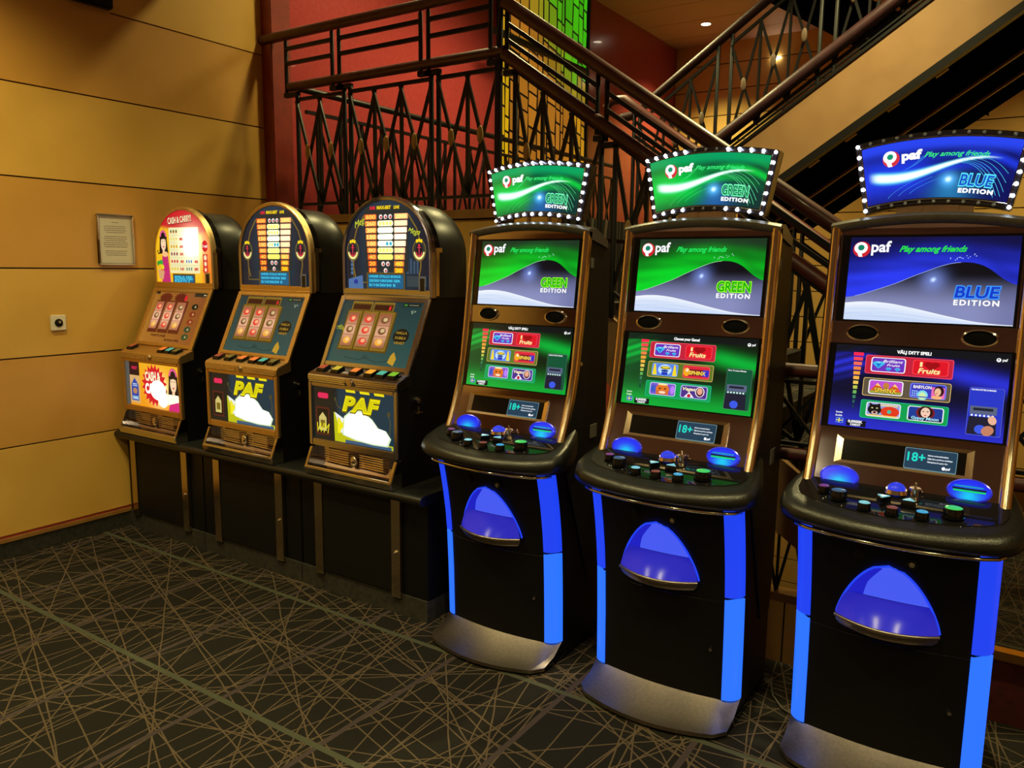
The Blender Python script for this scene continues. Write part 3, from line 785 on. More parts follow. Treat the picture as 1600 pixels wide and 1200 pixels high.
def game_art(A, x0, x1, z0, z1, kind, lang, tiles):
    G = kind == 'green'; W, H = x1-x0, z1-z0; random.seed(2)
    hot = rgb(0, 190, 60) if G else rgb(44, 52, 226); dk = rgb(10, 26, 14) if G else rgb(10, 10, 34)
    def f(u, v):
        c = mix(dk, hot, .75*math.exp(-(v/.22)**2))
        k = math.exp(-((v-.78+.32*(u-.55))/.10)**2)*sstep(.45, .8, u); c = mix(c, hot, k*.85)
        k = math.exp(-((v-.78-.5*(u-.1))/.13)**2)*(1-sstep(.1, .3, u)); c = mix(c, hot, k*(.6+.35*math.sin(60*v-40*u)))
        if G: c = add3(c, rgb(30, 110, 50), .35*(1-sstep(0, .6, u)))
        if v > .915: c = mix(c, rgb(14, 18, 22), .85)
        return c
    A.grid(x0, z0, x1, z1, 80, 60, f)
    A.text('V\u00c4LJ DITT SPEL!' if lang == 'sv' else 'Choose your Game!', x0+W*.47, z0+H*.928, H*.036, (1, 1, 1), width=W*.2, bold=.05, align='c')
    logo(A, x0+W*.935, z0+H*.925, H*.045, (1, 1, 1), (1, 1, 1), rgb(30, 30, 60)); pafword(A, x0+W*.955, z0+H*.912, H*.03, (1, 1, 1))
    rows = [((.27, .63), rgb(196, 34, 60), rgb(255, 80, 110)), ((.245, .62), rgb(96, 84, 66) if not G else rgb(96, 120, 40), rgb(226, 190, 110)), ((.22, .61), rgb(10, 160, 80), rgb(40, 190, 150))]
    zs = [(.665, .89), (.395, .615), (.125, .345)]
    for (uu, fill, edge), (v0, v1), pair in zip(rows, zs, tiles):
        a, b_ = x0+W*.19, x0+W*.70
        A.rrect(a, z0+H*v0, b_, z0+H*v1, .006, edge); A.rrect(a+.0018, z0+H*v0+.0018, b_-.0018, z0+H*v1-.0018, .005, fill)
        hh = (v1-v0)*H
        for k, tk in enumerate(pair):
            u0_ = a+W*(.035+.245*k); tile_art(A, u0_, z0+H*v0+hh*.12, u0_+W*.205, z0+H*v1-hh*.1, tk)
    cs = [rgb(255, 40, 80), rgb(255, 70, 80), rgb(250, 110, 80), rgb(245, 130, 70), rgb(250, 160, 60), rgb(250, 180, 70), rgb(240, 200, 90), rgb(190, 200, 80), rgb(110, 180, 90), rgb(60, 130, 90), rgb(40, 90, 80), rgb(20, 60, 60)]
    for k, c in enumerate(cs):
        v = .87-k*.058; ww = .055*(1-k/13.)**1.3+.006; A.rect(x0+W*(.145-ww/2), z0+H*v, x0+W*(.145+ww/2), z0+H*(v+.04), c)
    # how-to box
    u0_, u1_ = x0+W*.80, x0+W*.985; c0 = rgb(14, 84, 54) if G else rgb(40, 56, 200)
    A.rrect(u0_, z0+H*.06, u1_, z0+H*.60, .006, mix(c0, (1, 1, 1), .12)); A.rrect(u0_+.001, z0+H*.06+.001, u1_-.001, z0+H*.60-.001, .006, c0)
    A.rect(u0_+W*.012, z0+H*.30, u1_-W*.03, z0+H*.39, rgb(90, 100, 130)); A.rect(u0_+W*.03, z0+H*.34, u1_-W*.05, z0+H*.37, rgb(30, 34, 50))
    A.poly([(u0_+W*.005, z0+H*.07), (u1_-W*.025, z0+H*.07), (u1_-W*.03, z0+H*.27), (u0_+W*.01, z0+H*.27)], rgb(30, 30, 50))
    A.ell(u0_+W*.075, z0+H*.13, W*.03, H*.05, rgb(60, 90, 230))
    for k in range(6): A.ell(u0_+W*(.025+.022*k), z0+H*.285, W*.007, H*.012, (.8, .9, 1), 8)
    A.text('HUR MAN S\u00c4TTER IN PENGAR!' if lang == 'sv' else 'How To Insert Money', x0+W*.875, z0+H*.565, H*.018, (1, 1, 1), width=W*.13, align='c', bold=.03)
    if not G:
        A.ell(u0_+W*.135, z0+H*.24, W*.022, H*.05, rgb(236, 180, 150), rot=.4); A.ell(u0_+W*.115, z0+H*.12, W*.034, H*.055, rgb(200, 130, 100), rot=.5)
    # language and credit
    A.text('Svenska' if lang == 'sv' else 'Suomi', x0+W*.045, z0+H*.155, H*.022, (1, 1, .9), width=W*.04, bold=.02); A.text('English', x0+W*.045, z0+H*.115, H*.022, (1, 1, .9), width=W*.04, bold=.02)
    A.rect(x0+W*.05, z0+H*.035, x0+W*.095, z0+H*.095, rgb(130, 170, 240)); A.rect(x0+W*.053, z0+H*.04, x0+W*.092, z0+H*.09, rgb(20, 60, 190))
    A.rect(x0+W*.066, z0+H*.04, x0+W*.073, z0+H*.09, rgb(240, 230, 90)); A.rect(x0+W*.053, z0+H*.06, x0+W*.092, z0+H*.07, rgb(240, 230, 90))
    A.rect(x0+W*.115, z0+H*.01, x0+W*.235, z0+H*.085, rgb(12, 14, 30))
    A.text('0,00SEK', x0+W*.125, z0+H*.052, H*.03, (1, 1, 1), width=W*.09, bold=.04); A.text('CREDIT', x0+W*.14, z0+H*.017, H*.024, (1, 1, 1), width=W*.065, bold=.04)

TOPC = (0, .20)
def topper_map(u, s, o, th=.0):
    """u in -1..1 across, s in 0..1 up"""
    hw = .195+(.227-.195)*s; x = u*hw
    z = 1.811+(1.993-1.811)*s+(.020)*(1-u*u)
    y = .205-.028*(1-u*u)-.0
    return (x, y-o-th, z)
def topper_art(A, kind):
    G = kind == 'green'
    hot = rgb(0, 214, 70) if G else rgb(30, 60, 235); hot2 = rgb(0, 160, 96) if G else rgb(40, 70, 240); dk = rgb(6, 52, 48) if G else rgb(10, 16, 90); cy_ = rgb(120, 255, 190) if G else rgb(90, 230, 255)
    def wave(u): return .50+.13*math.sin((u-.55)*5.6)+.06*u
    def f(u, v):
        c = mix(dk, hot2, sstep(.74, .92, v)*1.)
        c = mix(c, rgb(40, 110, 190) if G else rgb(40, 140, 200), .7*math.exp(-(((u-.6)*2)**2+(v-.08)**2)/.08))
        c = mix(c, hot, 1.*math.exp(-((v-.42)/.34)**2)*(1-sstep(.3, .6, u)))
        d = v-wave(u)
        c = mix(c, hot, .9*math.exp(-(d/.16)**2)*(.55+.45*math.cos(26*d+14*u)))
        wd = .075*(1-sstep(.1, .85, u))+.018
        k = math.exp(-(d/wd)**4)*sstep(.02, .12, u)*(1-sstep(.72, .92, u)); c = mix(c, cy_, min(1, k*1.3)); c = mix(c, (1.15, 1.2, 1.2), max(0, math.exp(-(d/(wd*.75))**4)*k))
        g = ((u-.585)*2.1)**2+(v-.3)**2
        c = add3(c, rgb(90, 190, 255), .9*math.exp(-g/.012)); c = add3(c, (1, 1, 1), math.exp(-g/.0012))
        return c
    A.grid(0, 0, 1, 1, 90, 44, f)
    for k in range(6):
        n_ = 20; q = .35+.16*k
        A.strip([(.66+.30*t/n_, wave(.66)+.015-.012*k+(.10-.02*k)*math.sin(2.2*t/n_)-q*.75*(t/n_)**2.2) for t in range(n_+1)], .0035, mix(hot, cy_, .75), lim=.03)
    for k in range(3):
        n_ = 20
        A.strip([(.16+.08*k+(.24)*t/n_, .06+.015*k+(.30-.02*k)*(t/n_)**.75) for t in range(n_+1)], .003, mix(hot, cy_, .5), lim=.03)
        A.strip([(.27+.02*k+.14*t/n_, .50+.02*k+(.22)*(t/n_)**1.6) for t in range(n_+1)], .003, mix(hot, cy_, .4), lim=.03)
    W, H = 1, 1
    u, v = .19, .74
    A.ell(u+.004, v-.01, .058, .135, rgb(216, 50, 66)); A.ell(u-.004, v+.025, .046, .105, (1.1, 1.1, 1.1)); A.poly([(u-.035, v-.03), (u-.018, v-.14), (u+.012, v-.14), (u, v-.04)], (1.1, 1.1, 1.1)); A.ell(u-.002, v+.03, .021, .048, rgb(14, 150, 110))
    A.text('paf', .265, .68, .15, (1.1, 1.1, 1.1), width=.135, bold=.05)
    A.text('Play among friends', .415, .69, .085, rgb(60, 240, 130), width=.41, shear=.45, bold=.015)
    wd = 'GREEN' if G else 'BLUE'
    A.text(wd, .655, .20, .20, cy_, width=.235, bold=.07, shear=0 if G else .15); A.text(wd, .661, .205, .185, rgb(0, 130, 70) if G else rgb(20, 80, 200), width=.222, bold=.015, shear=0 if G else .15)
    A.text('EDITION', .66, .085, .07, (1.15, 1.15, 1.15), width=.235, bold=.06, spacing=1.2)

def video_machine(cx, cyy, label, kind, lang, tiles, lit_top, lit_bot, lit_side):
    t = thing('video_slot_machine', label, 'slot machine', (cx, 2.65+cyy, 0), group='tall video slot machines')
    # lower body
    def ring(z):
        P = [(-.278, .33), (-.278, by(z)+.005)]
        P += [(-.240+(.48)*k/16, arc(z, -.235+.47*k/16)+.001) for k in range(17)]
        P += [(.278, by(z)+.005), (.278, .33)]
        return [(x, y, z) for x, y in P]
    b = MB(); b.loft([ring(z) for z in (.03, .08, .2, .3, .4, .469, .52, .56, .61, .66, .70, .74, .79, .835)])
    b.build('cabinet', M['black'], t, smooth=30)
    b = MB()
    b.prism_x([(py(z)+.012, z) for z in (.84, .93, 1.0, 1.094, 1.2, 1.363, 1.55, 1.737)]+[(.18, 1.755), (.30, 1.72), (.345, 1.67), (.345, .5), (.32, .3), (.2, .3), (.0, .8)], -.284, .284)
    b.build('upper_cabinet', M['satin'], t, bevel=.006)
    # seam of the lower door
    b = MB(); b.tube([(-.235+.47*k/16, arc(.455, -.235+.47*k/16)-.0005, .455-.0) for k in range(17)], .0012, 5); b.build('door_seam', M['gloss'], t)
    # light strips wrap the two front corners
    for s_ in (-1, 1):
        for nm, zz, mm in (('upper_light_strip', [.475, .52, .56, .61, .66, .70, .74, .79, .825], 'blue_hi'), ('lower_light_strip', [.085, .15, .25, .35, .465], 'blue_lo')):
            R = []
            for z in zz:
                ring_ = []
                for k in range(9):
                    a = math.radians(90*k/8)
                    ring_.append((s_*(.232+.054*math.sin(a)), by(z)+.006-.056*math.cos(a), z))
                ring_ += [(s_*.270, by(z)+.012, z), (s_*.226, by(z)-.03, z)]
                R.append(ring_)
            b = MB(); b.loft(R); b.build(nm, M[mm], t, smooth=40)
    # foot plate
    n = 16; R = [[], [], [], []]
    for k in range(n+1):
        x = -.285+.57*k/n; q = 1-(abs(x)/.285)**2; edge = .285-abs(x)
        f0 = -.165-.075*q+ (.03*max(0, 1-edge/.03))
        f1 = by(.08)-.035-.038*max(0, 1-(x/.24)**2)
        if abs(x) > .24: f1 = by(.08)-.035+.045*(abs(x)-.24)/.045
        R[0].append((x, f0, .012)); R[1].append((x, f0, .026)); R[2].append((x, (f0+f1)/2, .040)); R[3].append((x, f1, .088))
    b = MB(); b.loft(R, cap=False, closed=False); b.build('foot_plate', M['steel'], t, smooth=60)
    b = MB(); b.prism_z([(x*.99, y+.012) for x, y, z in R[0]]+[(.28, .33), (-.28, .33)], .0, .025); b.build('plinth', M['gloss'], t)
    # payout tray
    z0, z1 = .525, .722
    def tw(s): return .135*math.sqrt(max(0, 1-s**1.7))*(.86+.14*(1-s)) + .012*(1-s)
    N_ = 14
    outl = [(-tw(k/N_), z0+(z1-z0)*k/N_) for k in range(N_+1)]+[(tw(k/N_), z0+(z1-z0)*k/N_) for k in range(N_-1, -1, -1)]
    def fy(x, z, lift): return arc(z, max(-.23, min(.23, x)))-lift-.004
    b = MB(); b.v = []; mid = z0+.42*(z1-z0)
    up = [(x, z) for x, z in outl if z >= mid-1e-6]
    R = []
    for k in range(12):
        z = mid+(z1-.003-mid)*k/11; wv = tw((z-z0)/(z1-z0))*.97
        R.append([(wv*u, fy(wv*u, z, .003), z) for u in [-1+2*j/14 for j in range(15)]])
    b.loft(R, cap=False, closed=False); b.build('payout_chute', M['tray_hi'], t, smooth=60)
    b = MB(); R = []
    for k in range(12):
        f_ = k/11; z = mid+(z1-.012-mid)*f_; wv = tw((z-z0)/(z1-z0))*.965; q = -.60-.1*f_+.55*max(0, f_-.45)**1.3
        R.append([(wv*(-1+(q+1)*j/3), fy(wv*(-1+(q+1)*j/3), z, .0045), z) for j in range(4)])
    b.loft(R, cap=False, closed=False); b.build('chute_side', M['tray_side'], t, smooth=60)
    b = MB(); R = []
    for k in range(9):        # bowl bulging outwards toward its lip
        s_ = k/8; z = mid-(mid-z0)*s_; wv = tw((z-z0)/(z1-z0)); dep = .003+.055*s_**1.2
        R.append([(wv*u, fy(wv*u, z, .004+dep*(1-(u*u)*.75)), z) for u in [-1+2*j/14 for j in range(15)]])
    b.loft(R, cap=False, closed=False); b.build('payout_bowl', M['tray_lo'], t, smooth=60)
    b = MB(); b.tube([(tw(0)*u, fy(tw(0)*u, z0, .006+.058*(1-u*u*.75)), z0-.004) for u in [-1+2*j/18 for j in range(19)]], .006, 8)
    R = []
    for zz, sc in ((z0-.006, 1), (z0-.022, .98), (z0-.034, .9)):
        R.append([(tw(0)*u*sc, fy(tw(0)*u*sc, zz, .004+.056*sc*(1-u*u*.75)), zz) for u in [-1+2*j/18 for j in range(19)]])
    b.loft(R, cap=False, closed=False); b.build('tray_lip', M['steel'], t, smooth=50)
    b = MB(); P = [(x, fy(x, z, .004), z) for x, z in outl]; b.tube(P, .0035, 6); b.build('tray_rim', M['blue_hi'], t, smooth=60)
    for xx, nm in ((.062, 'lock'), (-.085, 'lock_recess')):
        b = MB(); yy = fy(xx, .745, 0)
        b.cyl((xx, yy-.004, .742), .016, .006, 20, 1); b.build(nm, M['gloss'], t)
        if nm == 'lock':
            b = MB(); b.cyl((xx, yy-.010, .742), .008, .008, 16, 1); b.cyl((xx, yy-.0125, .742), .003, .004, 8, 1); b.build('lock_barrel', M['chrome'], t, smooth=40)
    b = MB(); b.cyl((.19, fy(.19, .27, .003), .27), .006, .006, 14, 1); b.build('door_lock', M['chrome'], t)
    # control shelf
    out = []
    for x, y in ((-.300, .07), (-.322, .0), (-.336, -.07), (-.337, -.125), (-.320, -.165), (-.275, -.195), (-.20, -.217), (-.10, -.234), (0, -.240)):
        out.append((x, y))
    out = out+[(-x, y) for x, y in out[:-1][::-1]]
    def sc(P, k, dy=0): return [(x*k, y*k+dy) for x, y in P]
    def sh(z, y): return z+.32*(y+.19)*max(0., min(1., (z-.82)/.045))
    R = [[(x, y, sh(z, y)) for x, y in sc(out, k, d)] for z, k, d in ((.812, .88, .01), (.818, .95, .004), (.832, .99, .001), (.848, 1., 0), (.864, .985, .001), (.873, .95, .004), (.875, .90, .008))]
    b = MB(); b.loft(R); b.build('control_shelf', M['leather'], t, smooth=50)
    inner = [(x*.86, y*.80+.012) for x, y in out]
    inner = [(x, min(y, -.005)) for x, y in inner]
    R = [[(x, y, sh(z, y)) for x, y in inner] for z in (.870, .8785)]; b = MB(); b.loft(R); b.build('deck_plate', M['deck'], t)
    b = MB(); b.tube([(x*.86, y*.86-.012, .806) for x, y in out if y < -.08], .006, 8); b.build('shelf_trim', M['chrome'], t, smooth=60)
    # buttons : x, y, r, shape, colour
    zt = .924
    def btn(x, y, r_, top, shape='r', nm='push_button', h=.017):
        b = MB(); zt = .877+.32*(y+.19); r_ *= 1.12; h *= 1.25
        n_ = 24 if shape == 'r' else 3
        def rg(rr, z, ph=0): return [(x+rr*math.cos(2*math.pi*j/n_+ph), y+rr*math.sin(2*math.pi*j/n_+ph), z) for j in range(n_)]
        ph = 0 if shape == 'r' else (math.pi/2 if shape == 'u' else -math.pi/2)
        b.loft([rg(r_*1.15, zt, ph), rg(r_*1.15, zt+.003, ph), rg(r_, zt+.003, ph), rg(r_, zt+h*.8, ph), rg(r_*.93, zt+h, ph)])
        o = b.build(nm, M['gloss'], t, smooth=40, bevel=0)
        c = MB(); c.loft([rg(r_*.84, zt+h-.002, ph), rg(r_*.84, zt+h+.0015, ph), rg(r_*.7, zt+h+.003, ph)]); k = c.build('button_cap', top, o, smooth=40)
        k['label'] = 'lit cap'
    for a in BUTTONS: btn(*a)
    # joystick-like blue dome in a chrome ring, key
    b = MB(); b.cyl((-.01, -.042, zt), .034, .012, 28, 2, .030); o = b.build('dome_ring', M['gold'], t, smooth=40)
    b = MB(); b.sphere((-.01, -.042, zt+.012), .026, 20, 10, (1, 1, .8)); b.build('dome', M['dome'], o, smooth=80)
    b = MB(); b.cyl((.042, -.045, zt-.004), .012, .024, 20); b.cyl((.042, -.045, zt+.020), .016, .005, 20); b.box(.039, -.048, zt+.025, .045, -.042, zt+.040)
    b.build('key_switch', M['gold'], t, smooth=40)
    # mirrored front panel in a gold frame
    zs = [.915, .93, .96, 1.0, 1.05, 1.094, 1.15, 1.2, 1.28, 1.363, 1.438, 1.55, 1.65, 1.711, 1.737]
    R = [[(-.262, py(z), z), (.262, py(z), z), (.262, py(z)+.01, z), (-.262, py(z)+.01, z)] for z in zs]
    b = MB(); b.loft(R)
    top = [(-.262, 1.736)]+[(x, 1.737+.028*(1-(x/.262)**2)) for x in [-.262+.524*k/16 for k in range(17)]]+[(.262, 1.736)]
    b.loft([[(x, .1505+d, z) for x, z in top] for d in (0, .01)])
    b.build('mirror_panel', M['bronze'], t, smooth=30)
    zz = [.905]+zs+[1.742]
    for s_ in (-1, 1):
        R = []
        for z in zz:
            ny, nz = pn(z); y = py(z)
            sec = [(.258, .000), (.262, .010), (.268, .0165), (.277, .019), (.286, .016), (.292, .008), (.292, -.012), (.258, -.012)]
            R.append([(s_*x, y+ny*l, z+nz*l) for x, l in sec])
        b = MB(); b.loft(R); b.build('side_rail', M['gold'], t, smooth=35)
    # arched hood
    R = []
    for x in [-.292+.584*k/20 for k in range(21)]:
        h_ = 1.742+.030*(1-(x/.292)**2)
        R.append([(x, .134, h_-.008), (x, .132, h_+.004), (x, .150, h_+.014), (x, .2, h_+.014), (x, .30, h_-.03), (x, .30, h_-.06), (x, .16, h_-.03)])
    b = MB(); b.loft(R); b.build('hood', M['hood'], t, smooth=50)
    # screens
    x0, x1, a0, a1 = -.246, .246, 1.442, 1.708
    fm = flat(a0, a1, .0); b = MB(); b.loft([[fm(x0-.008, z, .003), fm(x1+.008, z, .003), fm(x1+.008, z, -.006), fm(x0-.008, z, -.006)] for z in (a0-.006, a1+.008)]); b.build('screen_bezel', M['gloss'], t)
    A = Art(flat(a0, a1, .0045)); main_art(A, x0+.018, x1, a0, a1, kind); A.build('main_screen', M['art'], t)
    x0, x1, a0, a1 = -.252, .252, 1.098, 1.36
    fm = flat(a0, a1, .0); b = MB(); b.loft([[fm(x0-.006, z, .003), fm(x1+.006, z, .003), fm(x1+.006, z, -.012), fm(x0-.006, z, -.012)] for z in (a0-.005, a1+.005)]); b.build('screen_bezel', M['gloss'], t)
    A = Art(flat(a0, a1, .0045)); game_art(A, x0+.012, x1, a0, a1, kind, lang, tiles); A.build('game_screen', M['art'], t)
    # speakers
    for xx in (-.165, .165):
        ny, nz = pn(1.401)
        def el(a, b_, l): return [(xx+a*math.cos(q), py(1.401+b_*math.sin(q))+ny*l, 1.401+b_*math.sin(q)+nz*l) for q in [2*math.pi*j/28 for j in range(28)]]
        b = MB(); b.loft([el(.052, .0285, .0), el(.050, .027, .007), el(.044, .0225, .008), el(.043, .0215, .002)], cap=False); o = b.build('speaker_rim', M['chrome'], t, smooth=50)
        b = MB(); b.loft([el(.044, .0225, .002), el(.03, .015, .0045), el(.004, .002, .0055)]); b.build('speaker_grille', M['grille'], o, smooth=50)
    # recessed ticket window with the age sticker
    mp = on_panel()
    b = MB(); x0, x1, a0, a1 = -.205, .185, .985, 1.068
    outer = [(x0, a0), (x1, a0), (x1, a1), (x0, a1)]; inn = [(x0+.02, a0+.010), (x1-.02, a0+.010), (x1-.02, a1-.010), (x0+.02, a1-.010)]
    b.loft([[mp(u, v, .001) for u, v in outer], [mp(u, v, .006) for u, v in outer], [mp(u, v, .0015) for u, v in inn]], cap=False); b.build('window_frame', M['gold'], t)
    b = MB(); P = [mp(u, v, .0022) for u, v in inn]; b.add(P, [(0, 1, 2, 3)]); o = b.build('ticket_window', M['gloss'], t)
    A = Art(flat(.985, 1.068, .0035)); A.rrect(-.002, .995, .142, 1.056, .004, rgb(120, 160, 170)); A.rrect(-.0005, .9965, .1405, 1.0545, .004, rgb(34, 62, 84))
    A.text('18+', .006, 1.018, .026, rgb(30, 226, 206), width=.05, bold=.02)
    for k, s_ in enumerate(('Spelet kan vara beroendeframkallande', 'Hj\u00e4lp finns att f\u00e5 hos st\u00f6dlinjen', '\u00c5ldersgr\u00e4nsen f\u00f6r spel \u00e4r 18 \u00e5r')):
        A.text(s_, .062, 1.037-k*.0095, .0042, (.9, .95, 1), width=.056+.012*(k % 2), bold=.03)
    A.ell(.108, 1.006, .005, .005, (.95, .95, 1)); A.text('paf', .114, 1.003, .007, (.95, .95, 1), bold=.04)
    A.build('age_sticker', M['art'], t)
    # coin bowl and note slot
    for xx, zc, nm in ((-.182, .944, 'coin_bowl'), (.182, .955, 'note_slot')):
        def el(a, b_, l, dz=0):
            P = []
            for j in range(32):
                q = 2*math.pi*j/32; P.append(mp(xx+a*math.cos(q), zc+dz+b_*math.sin(q), l))
            return P
        b = MB(); b.loft([el(.060, .033, .001), el(.0585, .032, .007), el(.055, .029, .008), el(.053, .028, .003)], cap=False); o = b.build(nm, M['ovalrim'], t, smooth=50)
        A = Art(mp); A.k = 60
        def fb(u, v):
            x = u*2-1; y = v*2-1; c = rgb(34, 44, 236)
            g = math.exp(-(x*x/.22+(y+.55)**2/.35)); return add3(mix(c, rgb(20, 210, 240), g), (0, 0, .05))
        k_ = 20; pts = [(xx, zc)]; cols_ = [fb(.5, .5)]; 
        for r_ in (.35, .7, 1):
            for j in range(32):
                q = 2*math.pi*j/32; pts.append((xx+.054*r_*math.cos(q), zc+.0285*r_*math.sin(q))); cols_.append(fb(.5+.5*r_*math.cos(q), .5+.5*r_*math.sin(q)))
        fs = [(0, 1+j, 1+(j+1) % 32) for j in range(32)]+[(1+a_*32+j, 33+a_*32+j, 33+a_*32+(j+1) % 32, 1+a_*32+(j+1) % 32) for a_ in range(2) for j in range(32)]
        A._add(pts, fs, [[cols_[i] for i in f] for f in fs])
        if nm == 'note_slot':
            A.rect(xx-.044, zc+.001, xx+.044, zc+.006, rgb(4, 30, 20)); A.rect(xx-.042, zc-.004, xx+.043, zc+.0, rgb(10, 230, 60)); A.rect(xx-.040, zc+.010, xx+.036, zc+.012, rgb(10, 200, 130))
        A.build('glow_plate', M['art'], o)
    # side details
    b = MB(); b.box(.284, .17, 1.60, .288, .19, 1.64); b.box(.284, .20, .90, .287, .255, .955); b.build('side_label', M['ink'], t)
    b = MB(); b.cyl((.284, .10, 1.22), .008, .008, 14, 0); b.build('side_lock', M['chrome'], t)
    # topper
    b = MB(); b.box(-.07, .19, 1.76, -.03, .24, 1.83); b.box(.03, .19, 1.76, .07, .24, 1.83); b.box(-.11, .205, 1.765, .11, .235, 1.83); b.build('neck', M['chrome'], t, bevel=.004)
    def tring(g, s0, s1, dy):
        P = []
        for k in range(13): u = -1-g+(2+2*g)*k/12; P.append(topper_map(u, s0, -dy))
        for k in range(13): u = 1+g-(2+2*g)*k/12; P.append(topper_map(u, s1, -dy))
        return P
    b = MB(); b.loft([tring(.09, -.12, 1.12, .0), tring(.09, -.12, 1.12, .06), tring(.0, .0, 1., .10)]); o = b.build('topper', M['topper'], t, bevel=.004)
    A = Art(lambda u, v, off: topper_map(u*2-1, v, off+.003)); topper_art(A, kind); A.build('topper_screen', M['art'], o)
    b = MB(); P = tring(.012, -.02, 1.02, -.002); b.tube(P+[P[0]], .0022, 6); b.build('screen_trim', M['chrome'], o)
    pos = []
    for k in range(13): pos.append((-1.05+2.1*k/12, 1.07, k in lit_top))
    for k in range(11): pos.append((-1.05+2.1*k/10, -.07, k in lit_bot))
    for s_ in (-1.05, 1.05):
        for k in range(1, 6): pos.append((s_, -.07+1.14*k/6, lit_side))
    for u, v, on in pos:
        x, y, z = topper_map(u, v, .004)
        b = MB(); b.sphere((x, y, z), .0058, 10, 6, (1, .7, 1)); b.build('bulb', M['led'] if on else M['led_off'], o, smooth=80)
    return t
M['deck'] = mat('glossy_deck', rgb(20, 20, 24), .04, coat=.5)
M['tray_side'] = mat('tray_side_glow', (.01, .01, .05), .3, emis=rgb(30, 34, 214), estr=.8)
M['dome'] = mat('blue_dome', (.01, .01, .1), .1, emis=rgb(36, 60, 236), estr=.8)
M['ovalrim'] = mat('oval_rim', rgb(60, 60, 160), .2, .6, emis=rgb(40, 50, 235), estr=.5)
M['hood'] = noisy(mat('grey_hood', rough=.35), rgb(86, 80, 70), rgb(74, 68, 60), 60)
M['topper'] = mat('topper_housing', rgb(52, 48, 56), .25, .5)
def cap(name, c, e): return mat(name, tuple(x*.3 for x in c), .25, emis=c, estr=e)
CP = dict(p=cap('cap_purple', rgb(120, 62, 130), .6), d=cap('cap_slate', rgb(70, 100, 130), .5), c=cap('cap_cyan', rgb(120, 190, 205), .9),
          r=cap('cap_brown', rgb(130, 70, 60), .6), b=cap('cap_blue', rgb(60, 150, 200), .9), g=cap('cap_green', rgb(60, 190, 90), .9))
BUTTONS = [(-.210, -.100, .016, CP['p']), (-.160, -.124, .022, CP['d'], 'r', 'push_button', .022), (-.080, -.157, .0165, CP['c']),
           (-.036, -.108, .021, CP['c'], 'd'), (.035, -.108, .021, CP['c'], 'u'), (-.003, -.160, .016, CP['r']), (.077, -.157, .0165, CP['b']),
           (.153, -.124, .024, CP['g'], 'r', 'push_button', .022)]
ALL = range(20)
video_machine(-1.793, .012, 'tall green edition video machine leftmost of the three, next to the classic slots', 'green', 'sv',
              (('brilliant', 'fruits'), ('columns', 'sphinx2'), ('tiger', 'vegas')), ALL, ALL, True)
video_machine(-1.05, 0, 'tall green edition video machine in the middle of the three, menu in English', 'green', 'en',
              (('brilliant', 'fruits'), ('columns', 'sphinx2'), ('tiger', 'vegas')), (0, 1, 2, 3, 4, 8, 9, 10, 11, 12), (0, 1, 2, 3, 7, 8, 9, 10), True)
video_machine(-.308, .022, 'tall blue edition video machine, rightmost and nearest to the camera', 'blue', 'sv',
              (('brilliant', 'fruits'), ('sphinx', 'babylon'), ('panther', 'gypsy')), (0, 12), (0, 10), True)

# ================================================================== CLASSIC SLOTS ON A COUNTER
ZC = .603
for k, cx in enumerate((-4.195, -3.40, -2.605)):
    x0 = max(XW+.02, cx-.397); x1 = cx+.397
    if k == 2: x1 = -2.175
    nm = ('leftmost black base cabinet, standing against the yellow wall', 'middle black base cabinet under the second slot machine', 'right black base cabinet beside the first green machine')[k]
    t = thing('base_cabinet', nm, 'cabinet', (cx, 2.6, 0), group='base cabinets of the classic slots')
    x0 -= cx; x1 -= cx
    b = MB(); b.box(x0+.002, .02, .1, x1-.002, .5, .558); b.build('body', M['black'], t, bevel=.004)
    b = MB(); b.box(x0+.003, .012, 0, x1-.003, .49, .1); b.build('kickboard', M['kick'], t)
    b = MB(); b.box(-.225, .002, .105, .225, .02, .55); b.build('door', M['door'], t, bevel=.002)
    for xx in (-.252, .252):
        b = MB(); b.box(xx-.027, -.004, .085, xx+.027, .018, .548); o = b.build('metal_strip', M['strip'], t, bevel=.0015)
    b = MB(); b.cyl((.252, -.012, .30), .011, .01, 18, 1); b.cyl((.252, -.016, .30), .005, .005, 12, 1); b.build('lock', M['chrome'], t, smooth=40)
b = MB()
prof = [(-.02, .558), (-.04, .562), (-.05, .575), (-.05, .588), (-.042, .598), (-.02, .603), (.55, .603), (.55, .558)]
b.prism_x([(2.6+y, z) for y, z in prof], XW+.005, -2.165)
tag(b.build('countertop', M['leather'], smooth=40), 'long black rounded countertop carrying the three classic slot machines', 'countertop')

def arch(w_=.285, zc=1.055, rz=.262, z0=.85, n=22):
    P = [(-w_, z0), (-w_, zc)]
    for k in range(1, n): a = math.pi-math.pi*k/n; P.append((w_*math.cos(a), zc+rz*math.sin(a)))
    return P+[(w_, zc), (w_, z0)]
